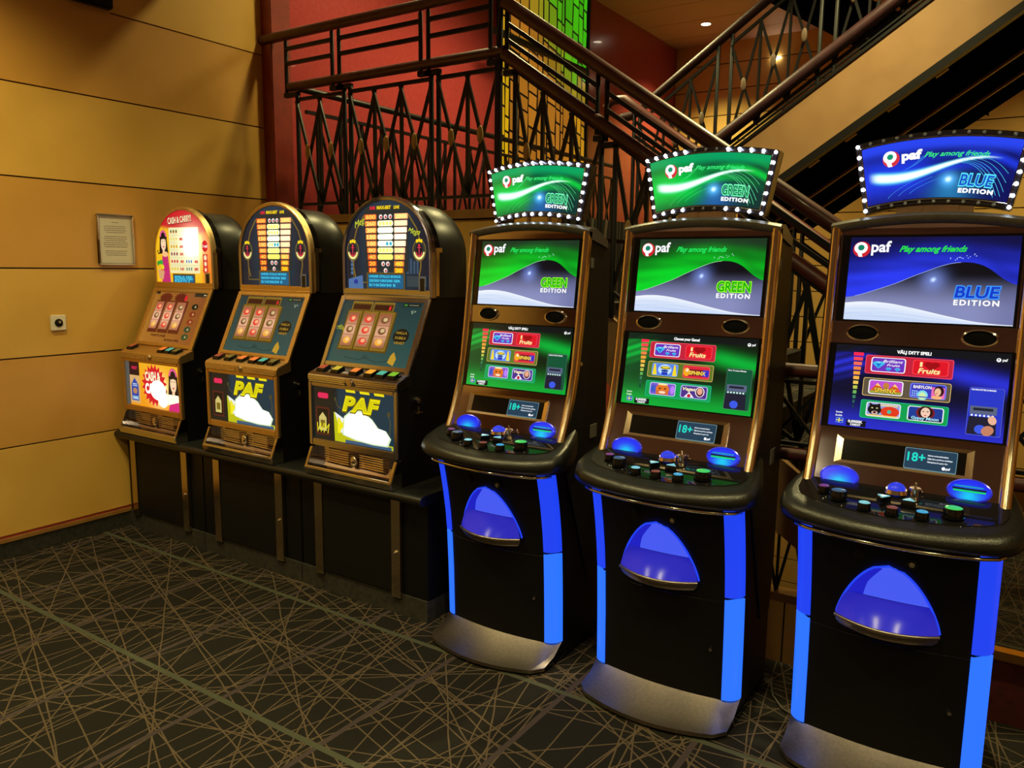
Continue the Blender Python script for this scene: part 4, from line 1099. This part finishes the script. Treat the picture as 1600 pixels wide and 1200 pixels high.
# all z below are local: z_local = z_world - ZC
def slot_machine(cx, label, kind):
    t = thing('classic_slot_machine', label, 'slot machine', (cx, 2.6, ZC), group='classic slot machines on the counter')
    W_ = .283
    side = [(.03, .0), (.03, .12), (.012, .15), (.012, .46), (.0, .482), (.085, .512), (.235, .85), (.25, .855), (.53, .855), (.53, .0)]
    b = MB(); b.prism_x(side, -W_+.004, W_-.004); b.build('cabinet', M['black'], t, bevel=.003)
    # dome shell
    b = MB(); A1 = arch(.283, 1.045, .25); A2 = arch(.268, 1.04, .235); A3 = arch(.25, 1.03, .215)
    b.loft([[(x, y, z) for x, z in Q] for Q, y in ((A2, .29), (A1, .32), (A1, .46), (A1, .50), (A3, .545))]); b.build('shell', M['shell'], t, smooth=50)
    b = MB(); Q = arch(.283, 1.055, .262); b.loft([[(x, y, z) for x, z in Q] for y in (.245, .30)]); o = b.build('dome_housing', M['gloss'], t, smooth=50)
    # chrome arch rim
    Qo = arch(.287, 1.055, .268, .852); Qi = arch(.268, 1.055, .249, .868)
    b = MB(); b.loft([[(x, .262, z) for x, z in Qo], [(x, .236, z) for x, z in Qo], [(x, .230, z) for x, z in arch(.279, 1.055, .260, .858)], [(x, .236, z) for x, z in Qi], [(x, .245, z) for x, z in Qi]], cap=False)
    b.build('dome_rim', M[kind['metal']], t, smooth=40)
    b = MB(); b.box(-.28, .232, .846, .28, .25, .885); b.build('dome_sill', M[kind['metal']], t, bevel=.004)
    b = MB(); b.box(.283, .25, 1.06, .297, .30, 1.08); b.box(.283, .26, .86, .292, .285, 1.06); b.build('hinge', M['chrome'], t, bevel=.002)
    A = Art(lambda u, v, of: (u, .2415-of, v)); kind['dome'](A); A.build('dome_glass', M['art'], t)
    # reel glass, leaning back
    def rg(u, v, of):      # v 0 bottom .. 1 top
        y = .085+.150*v; z = .520+.325*v; return (u, y-of*.91, z+of*.42)
    b = MB()
    for u0, v0, u1, v1, h in ((-.283, -.06, -.255, 1.0, .012), (.255, -.06, .283, 1.0, .012), (-.26, .94, .26, 1.0, .010), (-.26, -.01, .26, .045, .010)):
        b.loft([[rg(u0, v0, -.004), rg(u1, v0, -.004), rg(u1, v1, -.004), rg(u0, v1, -.004)], [rg(u0, v0, h), rg(u1, v0, h), rg(u1, v1, h), rg(u0, v1, h)]])
    b.build('reel_frame', M[kind['metal']], t, bevel=.003)
    b = MB(); b.loft([[rg(-.257, .0, .0005), rg(.257, .0, .0005), rg(.257, .98, .0005), rg(-.257, .98, .0005)], [rg(-.257, .0, .002), rg(.257, .0, .002), rg(.257, .98, .002), rg(-.257, .98, .002)]]); b.build('glass_backing', M['gloss'], t)
    A = Art(lambda u, v, of: rg(u, v, of+.0025)); kind['reel'](A); A.build('reel_glass', M['print'], t)
    for (u0, u1, sy_) in kind['reels']:
        A = Art(lambda u, v, of: rg(u, v, of+.008)); reel_strip(A, u0, u1, sy_, kind['hot']); A.build('reel', M['art'], t)
    # console with buttons
    b = MB(); b.prism_x([(-.004, .440), (-.010, .448), (-.010, .474), (-.002, .486), (.088, .517), (.088, .46)], -.285, .285); b.build('console', M[kind['metal']], t, bevel=.003)
    b = MB()
    for s_ in (-1, 1):
        for k in range(4): b.tube([(s_*.035, -.0105, .448+k*.0085), (s_*.275, -.0105, .448+k*.0085)], .0026, 6)
    b.build('ribs', M['chrome'], t, smooth=50)
    b = MB(); b.cyl((0, -.018, .461), .017, .012, 20, 1); b.cyl((0, -.021, .461), .010, .006, 16, 1); b.build('emblem', M['chrome'], t, smooth=40)
    for x, c in kind['buttons']:
        def bb(hw, y0, y1, l): 
            P = []
            for xx, yy in ((-hw, y0), (hw, y0), (hw, y1), (-hw, y1)): P.append((x+xx+(yy-.04)*.0, yy, .486+(yy-.0)*.345+l))
            return P
        b = MB(); b.loft([bb(.026, .012, .062, .0), bb(.026, .012, .062, .010), bb(.023, .016, .058, .016)]); o = b.build('push_button', M['gloss'], t, bevel=.002)
        b = MB(); b.loft([bb(.0205, .019, .055, .0155), bb(.0205, .019, .055, .0175)]); b.build('button_cap', c, o, bevel=.0008)
    # lower panel
    fr = [(-.285, .135, -.238, .445), (.238, .135, .285, .445), (-.24, .135, .24, .168), (-.24, .425, .24, .445)]
    b = MB()
    for i, (x0, z0, x1, z1) in enumerate(fr):
        if i < 2: x0, x1 = (-.285, -.262) if x0 < 0 else (.262, .285)
        else: x0, x1 = -.263, .263
        b.box(x0, -.008, z0, x1, .014, z1)
    b.build('belly_frame', M[kind['metal']], t, bevel=.004)
    b = MB(); b.box(-.264, .004, .16, .264, .014, .43); b.build('glass_backing', M['gloss'], t)
    A = Art(lambda u, v, of: (u, .003-of, v)); kind['belly'](A); A.build('belly_glass', M['art'], t)
    # coin tray
    b = MB()
    b.loft([[(s_*.28, -.045, .0), (s_*.28, -.055, .035), (s_*.262, -.05, .042), (s_*.255, .0, .04), (s_*.25, .028, .02), (s_*.25, .028, .0)] for s_ in (-1, 1)])
    b.build('tray_lip', M['chrome'], t, bevel=.003)
    for s_ in (-1, 1):
        b = MB(); b.loft([[(s_*x, -.052, .030), (s_*x, -.01, .125), (s_*x, .028, .13), (s_*x, .028, .0), (s_*x, -.045, .0)] for x in (.262, .280)]); b.build('tray_side', M['chrome'], t, bevel=.003)
    b = MB(); R = []
    for k in range(9):
        a = math.pi/2*k/8; R.append([(x, .012+.016*math.sin(a)-.04*(1-math.sin(a)), .135-.105*(1-math.cos(a))) for x in (-.262, -.13, 0, .13, .262)])
    R = [[(x, .026-.02*max(0, (k-6)/3.)*1.6, .138-.012*k) for x in (-.262, -.13, 0, .13, .262)] for k in range(10)]
    b.loft(R, cap=False, closed=False); b.build('tray_back', M['bronze'], t, smooth=60)
    b = MB()
    for x0, x1 in ((-.20, -.035), (.03, .185)):
        for k in range(6): b.tube([(x0, .012, .118-k*.011), (x1, .006, .118-k*.011)], .0032, 6)
    b.build('tray_ribs', M['chrome'], t, smooth=50)
    b = MB(); b.sphere((-.005, .008, .085), .022, 14, 8, (1, .5, 1.2)); b.build('tray_emblem', M['chrome'], t, smooth=60)
    # right side lock and handle
    b = MB(); b.cyl((.279, .13, .39), .014, .014, 18, 0); b.cyl((.29, .13, .39), .007, .008, 14, 0); b.build('lock', M['chrome'], t, smooth=40)
    b = MB(); b.box(.279, .12, .325, .290, .165, .333); b.box(.279, .138, .333, .284, .146, .36); b.build('lever', M['chrome'], t, bevel=.002)
    return t
M['shell'] = mat('black_shell', rgb(34, 33, 30), .36)

def clip_arch(u, v, w_=.266, zc=1.055, rz=.247):
    return v <= zc or (u/w_)**2+((v-zc)/rz)**2 <= 1
def arch_fill(A, fn, w_=.267, zc=1.055, rz=.248, z0=.872, nu=40, nv=44):
    pts = []; cs = []
    for j in range(nv+1):
        v = z0+(zc+rz-.001-z0)*j/nv; hw = w_ if v <= zc else w_*math.sqrt(max(0, 1-((v-zc)/rz)**2))
        for i in range(nu+1):
            u = -hw+2*hw*i/nu; pts.append((u, v)); cs.append(fn(u, v))
    fs = [(j*(nu+1)+i, j*(nu+1)+i+1, (j+1)*(nu+1)+i+1, (j+1)*(nu+1)+i) for j in range(nv) for i in range(nu)]
    A._add(pts, fs, [[cs[q] for q in f] for f in fs])
def lcd(A, u0, v0, u1, v1, L):
    A.rect(u0-.008, v0-.008, u1+.008, v1+.008, rgb(96, 74, 26)); A.rect(u0, v0, u1, v1, rgb(4, 40, 66)); A.rect(u0+.002, v0+.002, u1-.002, v1-.002, rgb(8, 92, 132))
    for k, s_ in enumerate(L): A.text(s_, u0+.008, v1-.016-k*(v1-v0-.006)/3, .012, rgb(60, 220, 255), width=(u1-u0)*(.88-.14*(k == 2)), bold=.02)
def anchor(A, u, v, s=1.):
    A.ell(u, v, .040*s, .050*s, rgb(150, 120, 40)); A.ell(u, v, .037*s, .047*s, rgb(40, 52, 48))
    for k in range(11):
        a = math.radians(200+14*k); A.ell(u+.030*s*math.cos(a), v+.036*s*math.sin(a), .0045*s, .0075*s, rgb(250, 240, 150), 8)
    for k in (-1, 0, 1): A.ell(u+.013*s*k, v+.046*s-.003*abs(k), .007*s, .009*s, rgb(250, 215, 30), 8)
    A.ell(u, v+.002, .022*s, .033*s, rgb(20, 14, 34)); c = rgb(240, 60, 84)
    A.rect(u-.002*s, v-.026*s, u+.002*s, v+.022*s, c); A.ell(u, v+.024*s, .005*s, .006*s, c, 10); A.rect(u-.011*s, v+.012*s, u+.011*s, v+.015*s, c)
    A.strip([(u-.017*s, v-.008*s), (u-.012*s, v-.021*s), (u, v-.028*s), (u+.012*s, v-.021*s), (u+.017*s, v-.008*s)], .0045*s, c)
def dome_blue(glow, extra):
    def f(A):
        def bg(u, v):
            c = mix(rgb(14, 44, 62), rgb(10, 24, 40), sstep(.06, .26, abs(u))); return add3(c, rgb(20, 90, 110), .6*math.exp(-((u/.1)**2+((v-1.08)/.14)**2)))
        arch_fill(A, bg)
        A.strip([(-.20+.0*k, .93+.0*k) for k in (0,)]+[(-.215, .99), (-.215, 1.1), (-.19, 1.17), (-.14, 1.235)], .008, rgb(120, 96, 36)); A.strip([(.20, .93), (.215, .99), (.215, 1.1), (.19, 1.17), (.14, 1.235)], .008, rgb(120, 96, 36))
        A.strip([(-.215, .99), (-.215, .915), (-.12, .915)], .006, rgb(110, 90, 36))
        if extra:
            A.poly([(-.25, .885), (-.15, .885), (-.155, .95), (-.25, .93)], rgb(70, 110, 160)); A.ell(-.20, .918, .014, .012, rgb(30, 50, 150))
            for k in range(4): A.ell(-.225, 1.02-k*.02, .008, .009, rgb(70, 110, 150), 10)
            for k in range(4): A.rect(.13+.02*k, .96, .143+.02*k, 1.02+.01*(k % 2), rgb(50, 78, 100)); 
            A.rect(.13, .90, .25, .95, rgb(44, 62, 70)); A.text('Mega', -.20, 1.175, .03, rgb(214, 224, 50), shear=.5, rot=.4); A.text('Mega', .135, 1.15, .026, rgb(214, 224, 50), shear=.5, rot=-.15)
        A.rrect(-.135, .968, .142, 1.272, .01, rgb(28, 40, 44))
        A.text('LINE', -.10, 1.262, .014, rgb(230, 30, 60), width=.035, bold=.05); A.text('MAX-BET', -.055, 1.262, .015, rgb(240, 205, 20), width=.09, bold=.06); A.text('LINE', .052, 1.262, .014, rgb(240, 205, 20), width=.035, bold=.05)
        L = ['600', '260', '200', '150', '100', '80', '40', '20', '10']; Rr = ['2000', '800', '400', '300', '200', '100', '80', '40', '20']
        for k in range(9):
            z = 1.226-k*.0315; h = glow*math.exp(-((z-1.14)/.075)**2)
            hl = .03*(k-0)/9
            A.rrect(-.135+hl, z-.012, -.058, z+.013, .003, add3(rgb(228, 74, 30), rgb(250, 190, 90), .5*h)); A.text(L[k], -.128+hl, z-.008, .018, add3(rgb(255, 196, 60), (.4, .4, .2), h), width=.064-hl, bold=.04)
            if 0 < k < 7: A.rrect(-.050, z-.0125, .048, z+.0135, .011, add3(rgb(232, 222, 20) if k != 4 else rgb(170, 226, 130), (1.2, 1.2, 1.1), h*1.1))
            n = (3, 4, 4, 4, 4, 4, 4, 2, 1)[k]
            for j in range(n):
                xx = (j-(n-1)/2)*(.03 if n < 4 else .022)
                if k in (0, 7, 8): A.ell(xx, z, .0115, .0115, rgb(236, 226, 220), 14); A.ell(xx+.002, z-.002, .006, .006, rgb(200, 40, 40), 10)
                elif k == 4 and j > 1: A.ell(xx, z, .009, .010, rgb(60, 190, 210), 12)
                elif h < .75: A.ell(xx, z, .008, .009, rgb(250, 250, 120), 10)
            A.rrect(.056, z-.012, .140-hl, z+.013, .003, add3(rgb(232, 130, 16), (1.0, .75, .6), h*1.25)); A.text(Rr[k], .062, z-.008, .018, add3(rgb(255, 220, 30), (1., 1., .9), h), width=.070-hl, bold=.05)
        lcd(A, -.115, .888, .115, .956, ('UNDER STALLO BONUS', '20/50/100/500 SEK', '5/10/20/50 E'))
        anchor(A, -.212, 1.068); anchor(A, .212, 1.068)
        A.rect(.208, .872, .250, .948, rgb(90, 84, 70)); A.rect(.216, .872, .244, .940, rgb(6, 6, 6))
    return f
def dome_red(A):
    def bg(u, v):
        c = mix(rgb(246, 190, 30), rgb(206, 24, 40), sstep(1.17, 1.2, v+.12*u)); c = mix(c, rgb(240, 130, 30), sstep(.16, .2, u)*(1-sstep(1.14, 1.2, v)))
        h = math.exp(-(((u-.09)/.10)**2+((v-1.10)/.09)**2)); c = add3(c, (1.6, 1.4, .9), h); return c
    arch_fill(A, bg)
    A.rrect(-.13, .94, .155, 1.205, .006, rgb(248, 238, 190))
    def hot(u, v):
        U = -.128+.281*u; V = .942+.261*v; h = math.exp(-(((U-.085)/.08)**2+((V-1.12)/.075)**2)); return add3(rgb(240, 232, 176), (2.2, 2.1, 1.8), h)
    A.grid(-.128, .942, .153, 1.203, 20, 20, hot)
    for k in range(1, 6): A.rect(-.128, 1.203-k*.0435, .153, 1.2045-k*.0435, rgb(206, 190, 120))
    cc = [rgb(40, 110, 40), rgb(240, 220, 120), rgb(226, 170, 20), rgb(150, 60, 90), rgb(216, 50, 60), rgb(236, 200, 60)]
    for k in range(6):
        z = 1.182-k*.0435
        for j in range(3): A.ell(-.108+j*.026, z, .0085, .010, cc[k], 12); 
        if k == 0:
            for j in range(3): A.ell(-.108+j*.026, z-.003, .005, .005, rgb(220, 60, 30), 8)
        if k > 0: A.text(('', '80', '60', '50', '40', '10')[k], -.028, z-.008, .015, rgb(216, 60, 50), width=.035, bold=.06)
        if k > 3:
            for j in range(3): A.ell(.036+j*.022, z, .006, .010, rgb(40, 110, 190) if k == 4 else rgb(90, 120, 120), 10)
            A.text('40' if k == 4 else '80', .108, z-.008, .015, rgb(216, 60, 50), width=.035, bold=.06)
    A.text('CASH & CARRY!', -.135, 1.222, .040, rgb(130, 20, 24), width=.235, bold=.06, rot=.06); A.text('CASH & CARRY!', -.131, 1.226, .036, rgb(250, 232, 180), width=.228, bold=.03, rot=.06)
    woman(A, -.185, 1.115, 1.0)
    A.poly([(-.20, 1.05), (-.145, 1.05), (-.125, .875), (-.215, .875)], rgb(196, 40, 110)); A.ell(-.172, 1.05, .030, .016, rgb(250, 190, 130))
    for dx, dz, c in ((-.03, .03, rgb(30, 150, 50)), (0, .035, rgb(40, 170, 60)), (-.015, .01, rgb(240, 180, 30)), (.012, .008, rgb(230, 210, 40)), (-.02, -.015, rgb(240, 200, 50)), (.005, -.018, rgb(230, 120, 40))): A.ell(-.215+dx*.8, .965+dz, .018, .017, c, 14)
    A.poly([(-.25, .96), (-.185, .95), (-.20, .90), (-.24, .905)], rgb(214, 160, 110))
    A.ell(.215, 1.095, .027, .033, rgb(216, 30, 44), 16); A.text('3 rad', .193, 1.088, .016, (1, .9, .8), width=.044, bold=.04)
    A.rect(.193, .96, .236, 1.05, rgb(216, 50, 40)); A.poly([(.185, .96), (.244, .96), (.215, .925)], rgb(216, 50, 40))
    for z, r_ in ((1.03, .014), (.995, .012), (.962, .010)): A.ell(.215, z, r_, r_*1.1, rgb(250, 225, 180), 14)
    lcd(A, -.095, .884, .105, .928, ('SPELA SEK', '20/50/100', 'INSATS 5'))
    A.rect(.205, .872, .252, .945, rgb(130, 100, 50)); A.rect(.214, .872, .244, .937, rgb(6, 6, 6))
def woman(A, u, v, s):
    A.ell(u, v+.030*s, .036*s, .048*s, rgb(20, 16, 20)); A.poly([(u-.034*s, v+.03*s), (u+.034*s, v+.03*s), (u+.045*s, v-.062*s), (u-.045*s, v-.062*s)], rgb(20, 16, 20))
    A.strip([(u-.03*s, v-.055*s), (u-.055*s, v-.062*s), (u-.062*s, v-.048*s), (u-.054*s, v-.040*s)], .008*s, rgb(20, 16, 20))
    A.ell(u, v-.002*s, .0255*s, .042*s, rgb(250, 215, 170)); A.ell(u-.012*s, v+.034*s, .016*s, .012*s, rgb(20, 16, 20)); A.ell(u+.014*s, v+.034*s, .014*s, .012*s, rgb(20, 16, 20))
    A.strip([(u-.030*s, v+.038*s), (u-.02*s, v+.062*s), (u, v+.072*s), (u+.02*s, v+.062*s), (u+.030*s, v+.038*s)], .013*s, rgb(230, 90, 140))
    A.poly([(u-.013*s, v-.016*s), (u+.014*s, v-.012*s), (u+.002*s, v-.028*s)], rgb(220, 40, 40)); A.rect(u-.010*s, v-.017*s, u+.010*s, v-.014*s, (1, 1, 1))
    A.strip([(u-.017*s, v+.010*s), (u-.010*s, v+.013*s), (u-.004*s, v+.009*s)], .0025*s, rgb(30, 20, 20)); A.strip([(u+.005*s, v+.009*s), (u+.011*s, v+.013*s), (u+.017*s, v+.010*s)], .0025*s, rgb(30, 20, 20))
    A.poly([(u-.010*s, v-.038*s), (u+.010*s, v-.038*s), (u+.012*s, v-.066*s), (u-.012*s, v-.066*s)], rgb(250, 205, 160))

def reel_strip(A, u0, u1, seed, hot):
    random.seed(seed); W_ = u1-u0
    def f(u, v):
        c = mix(rgb(170, 96, 60), rgb(250, 190, 150), math.exp(-((v-.45)/.3)**2)); return tuple(x*(.55+.35*hot) for x in c)
    A.grid(u0, .28, u1, .76, 6, 12, f); uc = (u0+u1)/2
    cs = [rgb(226, 60, 50), rgb(240, 170, 60), rgb(60, 130, 120), rgb(235, 110, 90), rgb(120, 80, 50)]
    for k in range(3):
        v = .36+k*.155; c = random.choice(cs); A.ell(uc, v, W_*.32, .050, c, 18); A.ell(uc+W_*.05, v+.008, W_*.18, .028, mix(c, rgb(255, 220, 160), .6), 14)
    A.rect(u0, .435, u1, .442, rgb(150, 60, 40)); A.rect(u0, .59, u1, .597, rgb(150, 60, 40))
def reel_blue(extra):
    def f(A):
        A.grid(-.256, .04, .256, .97, 12, 12, lambda u, v: mix(rgb(44, 92, 104), rgb(24, 62, 80), v))
        g = rgb(150, 122, 48); gd = rgb(96, 76, 30)
        for x0, x1 in ((-.185, -.075), (-.045, .065)):
            A.rrect(x0-.012, .79, x1+.012, .93, .006, g); A.rrect(x0-.006, .805, x1+.006, .90, .004, gd); A.rect(x0, .815, x1, .885, rgb(60, 20, 22))
        A.text('8', .045, .82, .055, rgb(255, 50, 60), width=.014, bold=.05)
        A.rrect(-.215, .22, .105, .80, .012, gd); 
        for u0, u1, _ in REELS: A.rrect(u0-.010, .245, u1+.010, .79, .008, g)
        A.ell(.168, .47, .048, .105, rgb(20, 26, 28)); 
        for k in range(3): A.text(('HALLA', 'DUBBLA', 'VINST')[k], .135, .50-.07*k, .035, rgb(180, 150, 60), width=.066, bold=.03)
        A.strip([(-.15, .13), (-.06, .10), (0, .15), (-.02, .18), (-.03, .14), (.06, .09), (.13, .12)], .004, rgb(16, 30, 34))
        A.poly([(.13, .10), (.17, .06), (.178, .16), (.155, .25), (.14, .20)], rgb(206, 170, 60))
        A.rect(.13, .88, .235, .925, rgb(12, 22, 24)); A.ell(.145, .902, .012, .016, rgb(60, 140, 70), 12); A.rect(.165, .895, .225, .91, rgb(120, 130, 120)); A.text('P', .195, .78, .05, rgb(150, 180, 180), rot=.2)
        if extra: A.text('Mega', -.245, .50, .09, rgb(210, 220, 50), width=.05, shear=.4, rot=.5)
    return f
def reel_red(A):
    A.grid(-.256, .04, .256, .97, 12, 12, lambda u, v: mix(rgb(196, 140, 60), rgb(150, 84, 50), u*.8+.2*v))
    A.rect(-.25, .9, -.21, .95, rgb(40, 30, 24)); A.rect(.13, .875, .245, .94, rgb(40, 44, 34)); A.rect(.215, .90, .235, .915, (1, 1, .9))
    for uc, vc in ((-.135, .84), (.01, .84)):
        P = []
        for k in range(28):
            a = 2*math.pi*k/28; r_ = 1 if k % 2 else .7; P.append((uc+.072*r_*math.cos(a), vc+.10*r_*math.sin(a)))
        A.poly(P, rgb(112, 40, 30))
    A.text('8', .045, .80, .09, rgb(255, 40, 70), width=.026, bold=.06)
    for u0, u1, _ in REELS: A.rrect(u0-.012, .22, u1+.012, .79, .008, rgb(110, 46, 30))
    for k, c in enumerate((rgb(24, 40, 32), rgb(150, 60, 40), rgb(160, 60, 40), rgb(40, 84, 70), rgb(40, 90, 60))):
        A.ell(.17, .70-k*.13, .030, .052, c, 18); A.ell(.175, .70-k*.13, .008, .02, rgb(226, 200, 150), 8)
    A.text('VINSTLINJE', -.16, .155, .035, rgb(90, 30, 20), width=.15, bold=.03); A.text('BONUS SPEL', -.01, .09, .035, rgb(90, 30, 20), width=.14, bold=.03)
REELS = ((-.198, -.128, 1), (-.098, -.022, 2), (.008, .085, 3))
def belly_blue(extra):
    def f(A):
        A.grid(-.262, .165, .262, .428, 30, 16, lambda u, v: mix(rgb(18, 26, 26), rgb(20, 52, 66), sstep(.28, .34, u)))
        A.rect(-.262, .165, -.13, .428, rgb(26, 28, 24)); A.rrect(-.235, .365, -.155, .400, .008, rgb(60, 12, 20)); A.rrect(-.23, .368, -.160, .394, .01, rgb(226, 40, 90))
        A.rect(-.245, .19, -.155, .325, rgb(84, 30, 26)); A.rect(-.237, .198, -.163, .317, rgb(18, 18, 14)); A.poly([(-.225, .21), (-.175, .21), (-.175, .275), (-.2, .30), (-.225, .275)], rgb(206, 190, 110)); A.rect(-.215, .225, -.185, .262, rgb(120, 100, 30))
        if extra: A.text('WM', -.24, .20, .05, rgb(236, 226, 40), width=.085, shear=.3, bold=.0)
        A.poly([(-.12, .17), (.25, .17), (.25, .19), (-.02, .20), (-.10, .30), (-.125, .31)], rgb(190, 190, 20)); A.rect(-.05, .17, .24, .185, rgb(60, 90, 120))
        A.poly([(-.118, .31), (-.06, .285), (.0, .31), (.03, .2), (-.08, .215)], rgb(236, 240, 236)); A.text('M', -.10, .215, .07, rgb(240, 230, 30), width=.06, bold=.04)
        def hot(u, v):
            d = ((u-.52)/.42)**2+((v-.45)/.44)**2; return mix(rgb(60, 110, 130), (2.6, 2.9, 2.5), 1.35*math.exp(-d*1.6)) if d < 2.2 else rgb(26, 52, 62)
        P = [(-.06, .21), (.02, .195), (.12, .188), (.21, .19), (.228, .225), (.20, .255), (.155, .262), (.12, .295), (.06, .325), (.0, .325), (-.05, .29)]
        A.poly([(x*1.06-.004, .25+(z-.25)*1.12) for x, z in P], rgb(214, 236, 190)); A.poly(P, (2.8, 3.1, 2.7))
        A.text('PAF', -.072, .322, .072, rgb(110, 90, 4), width=.25, bold=.085, shear=.25); A.text('PAF', -.068, .325, .068, rgb(244, 232, 20), width=.243, bold=.05, shear=.25); A.text('PAF', -.061, .330, .058, rgb(214, 204, 14), width=.230, bold=.03, shear=.25)
        for x in (-.04, .05, .14): A.poly([(x, .412), (x+.06, .412), (x+.055, .426), (x-.005, .426)], rgb(236, 220, 20))
        A.strip([(-.11, .37), (-.10, .34), (-.07, .33)], .004, rgb(90, 80, 30)); A.ell(-.112, .372, .008, .009, rgb(70, 66, 40)); A.ell(.225, .335, .011, .012, rgb(70, 66, 40)); A.strip([(.22, .33), (.235, .30), (.23, .24)], .004, rgb(90, 80, 30))
    return f
def belly_red(A):
    def bg(u, v):
        c = mix(rgb(240, 150, 24), rgb(246, 190, 40), v*.5+.3*u); h = math.exp(-(((u-.62)/.13)**2+((v-.42)/.25)**2)); return add3(c, (2., 1.7, 1.1), h)
    A.grid(-.262, .165, .262, .428, 36, 20, bg)
    A.rect(-.262, .165, -.225, .428, rgb(84, 84, 80)); A.rect(-.225, .345, -.125, .428, rgb(34, 12, 20)); A.text('VINST', -.205, .38, .018, rgb(216, 30, 80), width=.06, bold=.04)
    A.rect(-.225, .18, -.125, .345, rgb(214, 170, 110)); A.poly([(-.212, .195), (-.14, .195), (-.14, .29), (-.176, .33), (-.212, .29)], rgb(36, 70, 160)); A.ell(-.176, .252, .022, .018, rgb(180, 130, 90))
    A.text('CHANGE', -.205, .203, .018, rgb(190, 230, 250), width=.058, bold=.05); A.rect(-.198, .29, -.155, .296, rgb(190, 210, 240)); A.rect(-.2, .28, -.15, .285, rgb(190, 210, 240))
    P = []
    for k in range(40):
        a = 2*math.pi*k/40; r_ = 1 if k % 2 else .78; P.append((.02+.125*r_*math.cos(a), .30+.125*r_*math.sin(a)))
    A.poly(P, rgb(214, 24, 40))
    def glow(u, v):
        h = math.exp(-(((u-.5)*2.2)**2+((v-.45)*2.2)**2)); return mix(rgb(246, 130, 40), (2.8, 2.6, 2.1), h*1.2)
    A.ell(.055, .275, .075, .058, (2.6, 2.4, 1.9)); A.ell(.10, .23, .05, .05, (2.4, 2.1, 1.2))
    A.text('CASH &', -.065, .325, .050, rgb(250, 240, 200), width=.15, bold=.05, rot=.04); A.text('CARRY', -.068, .252, .055, (1.5, 1.4, 1.1), width=.17, bold=.05, rot=.04)
    woman(A, .205, .325, 1.15); A.poly([(.15, .165), (.255, .165), (.25, .225), (.17, .215)], rgb(216, 40, 120)); A.poly([(.13, .262), (.25, .262), (.255, .225), (.15, .20)], (1.3, 1.15, .85))
def capm(n, c, e=.35): return mat(n, tuple(x*.8 for x in c), .35, emis=c, estr=e)
BR, YE_, OR, TQ, GN, DG = capm('cap_rust', rgb(170, 80, 60), .2), capm('cap_yellow', rgb(190, 180, 60)), capm('cap_orange', rgb(240, 130, 60)), capm('cap_turquoise', rgb(70, 180, 180)), capm('cap_lime', rgb(110, 180, 50)), capm('cap_olive', rgb(120, 110, 50), .15)
AM = capm('cap_amber', rgb(240, 170, 60))
M['champagne'] = mat('champagne_metal', rgb(232, 200, 140), .38, 1.)
M['dark_chrome'] = mat('smoky_chrome', rgb(202, 202, 222), .14, 1.)
s1 = dict(metal='champagne', dome=dome_red, reel=reel_red, belly=belly_red, reels=REELS, hot=1., buttons=((-.235, BR), (.07, OR), (.135, TQ), (.20, DG)))
s2 = dict(metal='champagne', dome=dome_blue(.8, False), reel=reel_blue(False), belly=belly_blue(False), reels=REELS, hot=.8, buttons=((-.225, BR), (-.13, DG), (-.03, OR), (.065, OR), (.135, TQ), (.21, DG)))
s3 = dict(metal='dark_chrome', dome=dome_blue(1.15, True), reel=reel_blue(True), belly=belly_blue(True), reels=REELS, hot=.55, buttons=((-.225, BR), (-.13, YE_), (-.01, OR), (.085, AM), (.155, TQ), (.225, GN)))
slot_machine(-4.215, 'red and yellow classic slot machine with a cartoon woman, next to the yellow wall', s1)
slot_machine(-3.412, 'blue classic slot machine with a champagne frame, in the middle of the counter', s2)
slot_machine(-2.615, 'blue classic slot machine with silver frame and yellow scribbles, right end of the counter', s3)

# cables
b = MB(); b.tube([(-.745, 2.98, .006), (-.71, 2.88, .006), (-.66, 2.81, .006), (-.605, 2.78, .006)], .004, 6)
tag(b.build('power_cable', M['cable'], smooth=60), 'thin grey cable on the carpet between the middle and right machines', 'cable')
b = MB(); b.tube([(-1.49, 3.0, .006), (-1.43, 2.95, .006), (-1.38, 2.86, .006), (-1.35, 2.78, .006)], .004, 6)
tag(b.build('power_cable', M['cable'], smooth=60), 'thin grey cable on the carpet between the left and middle machines', 'cable')
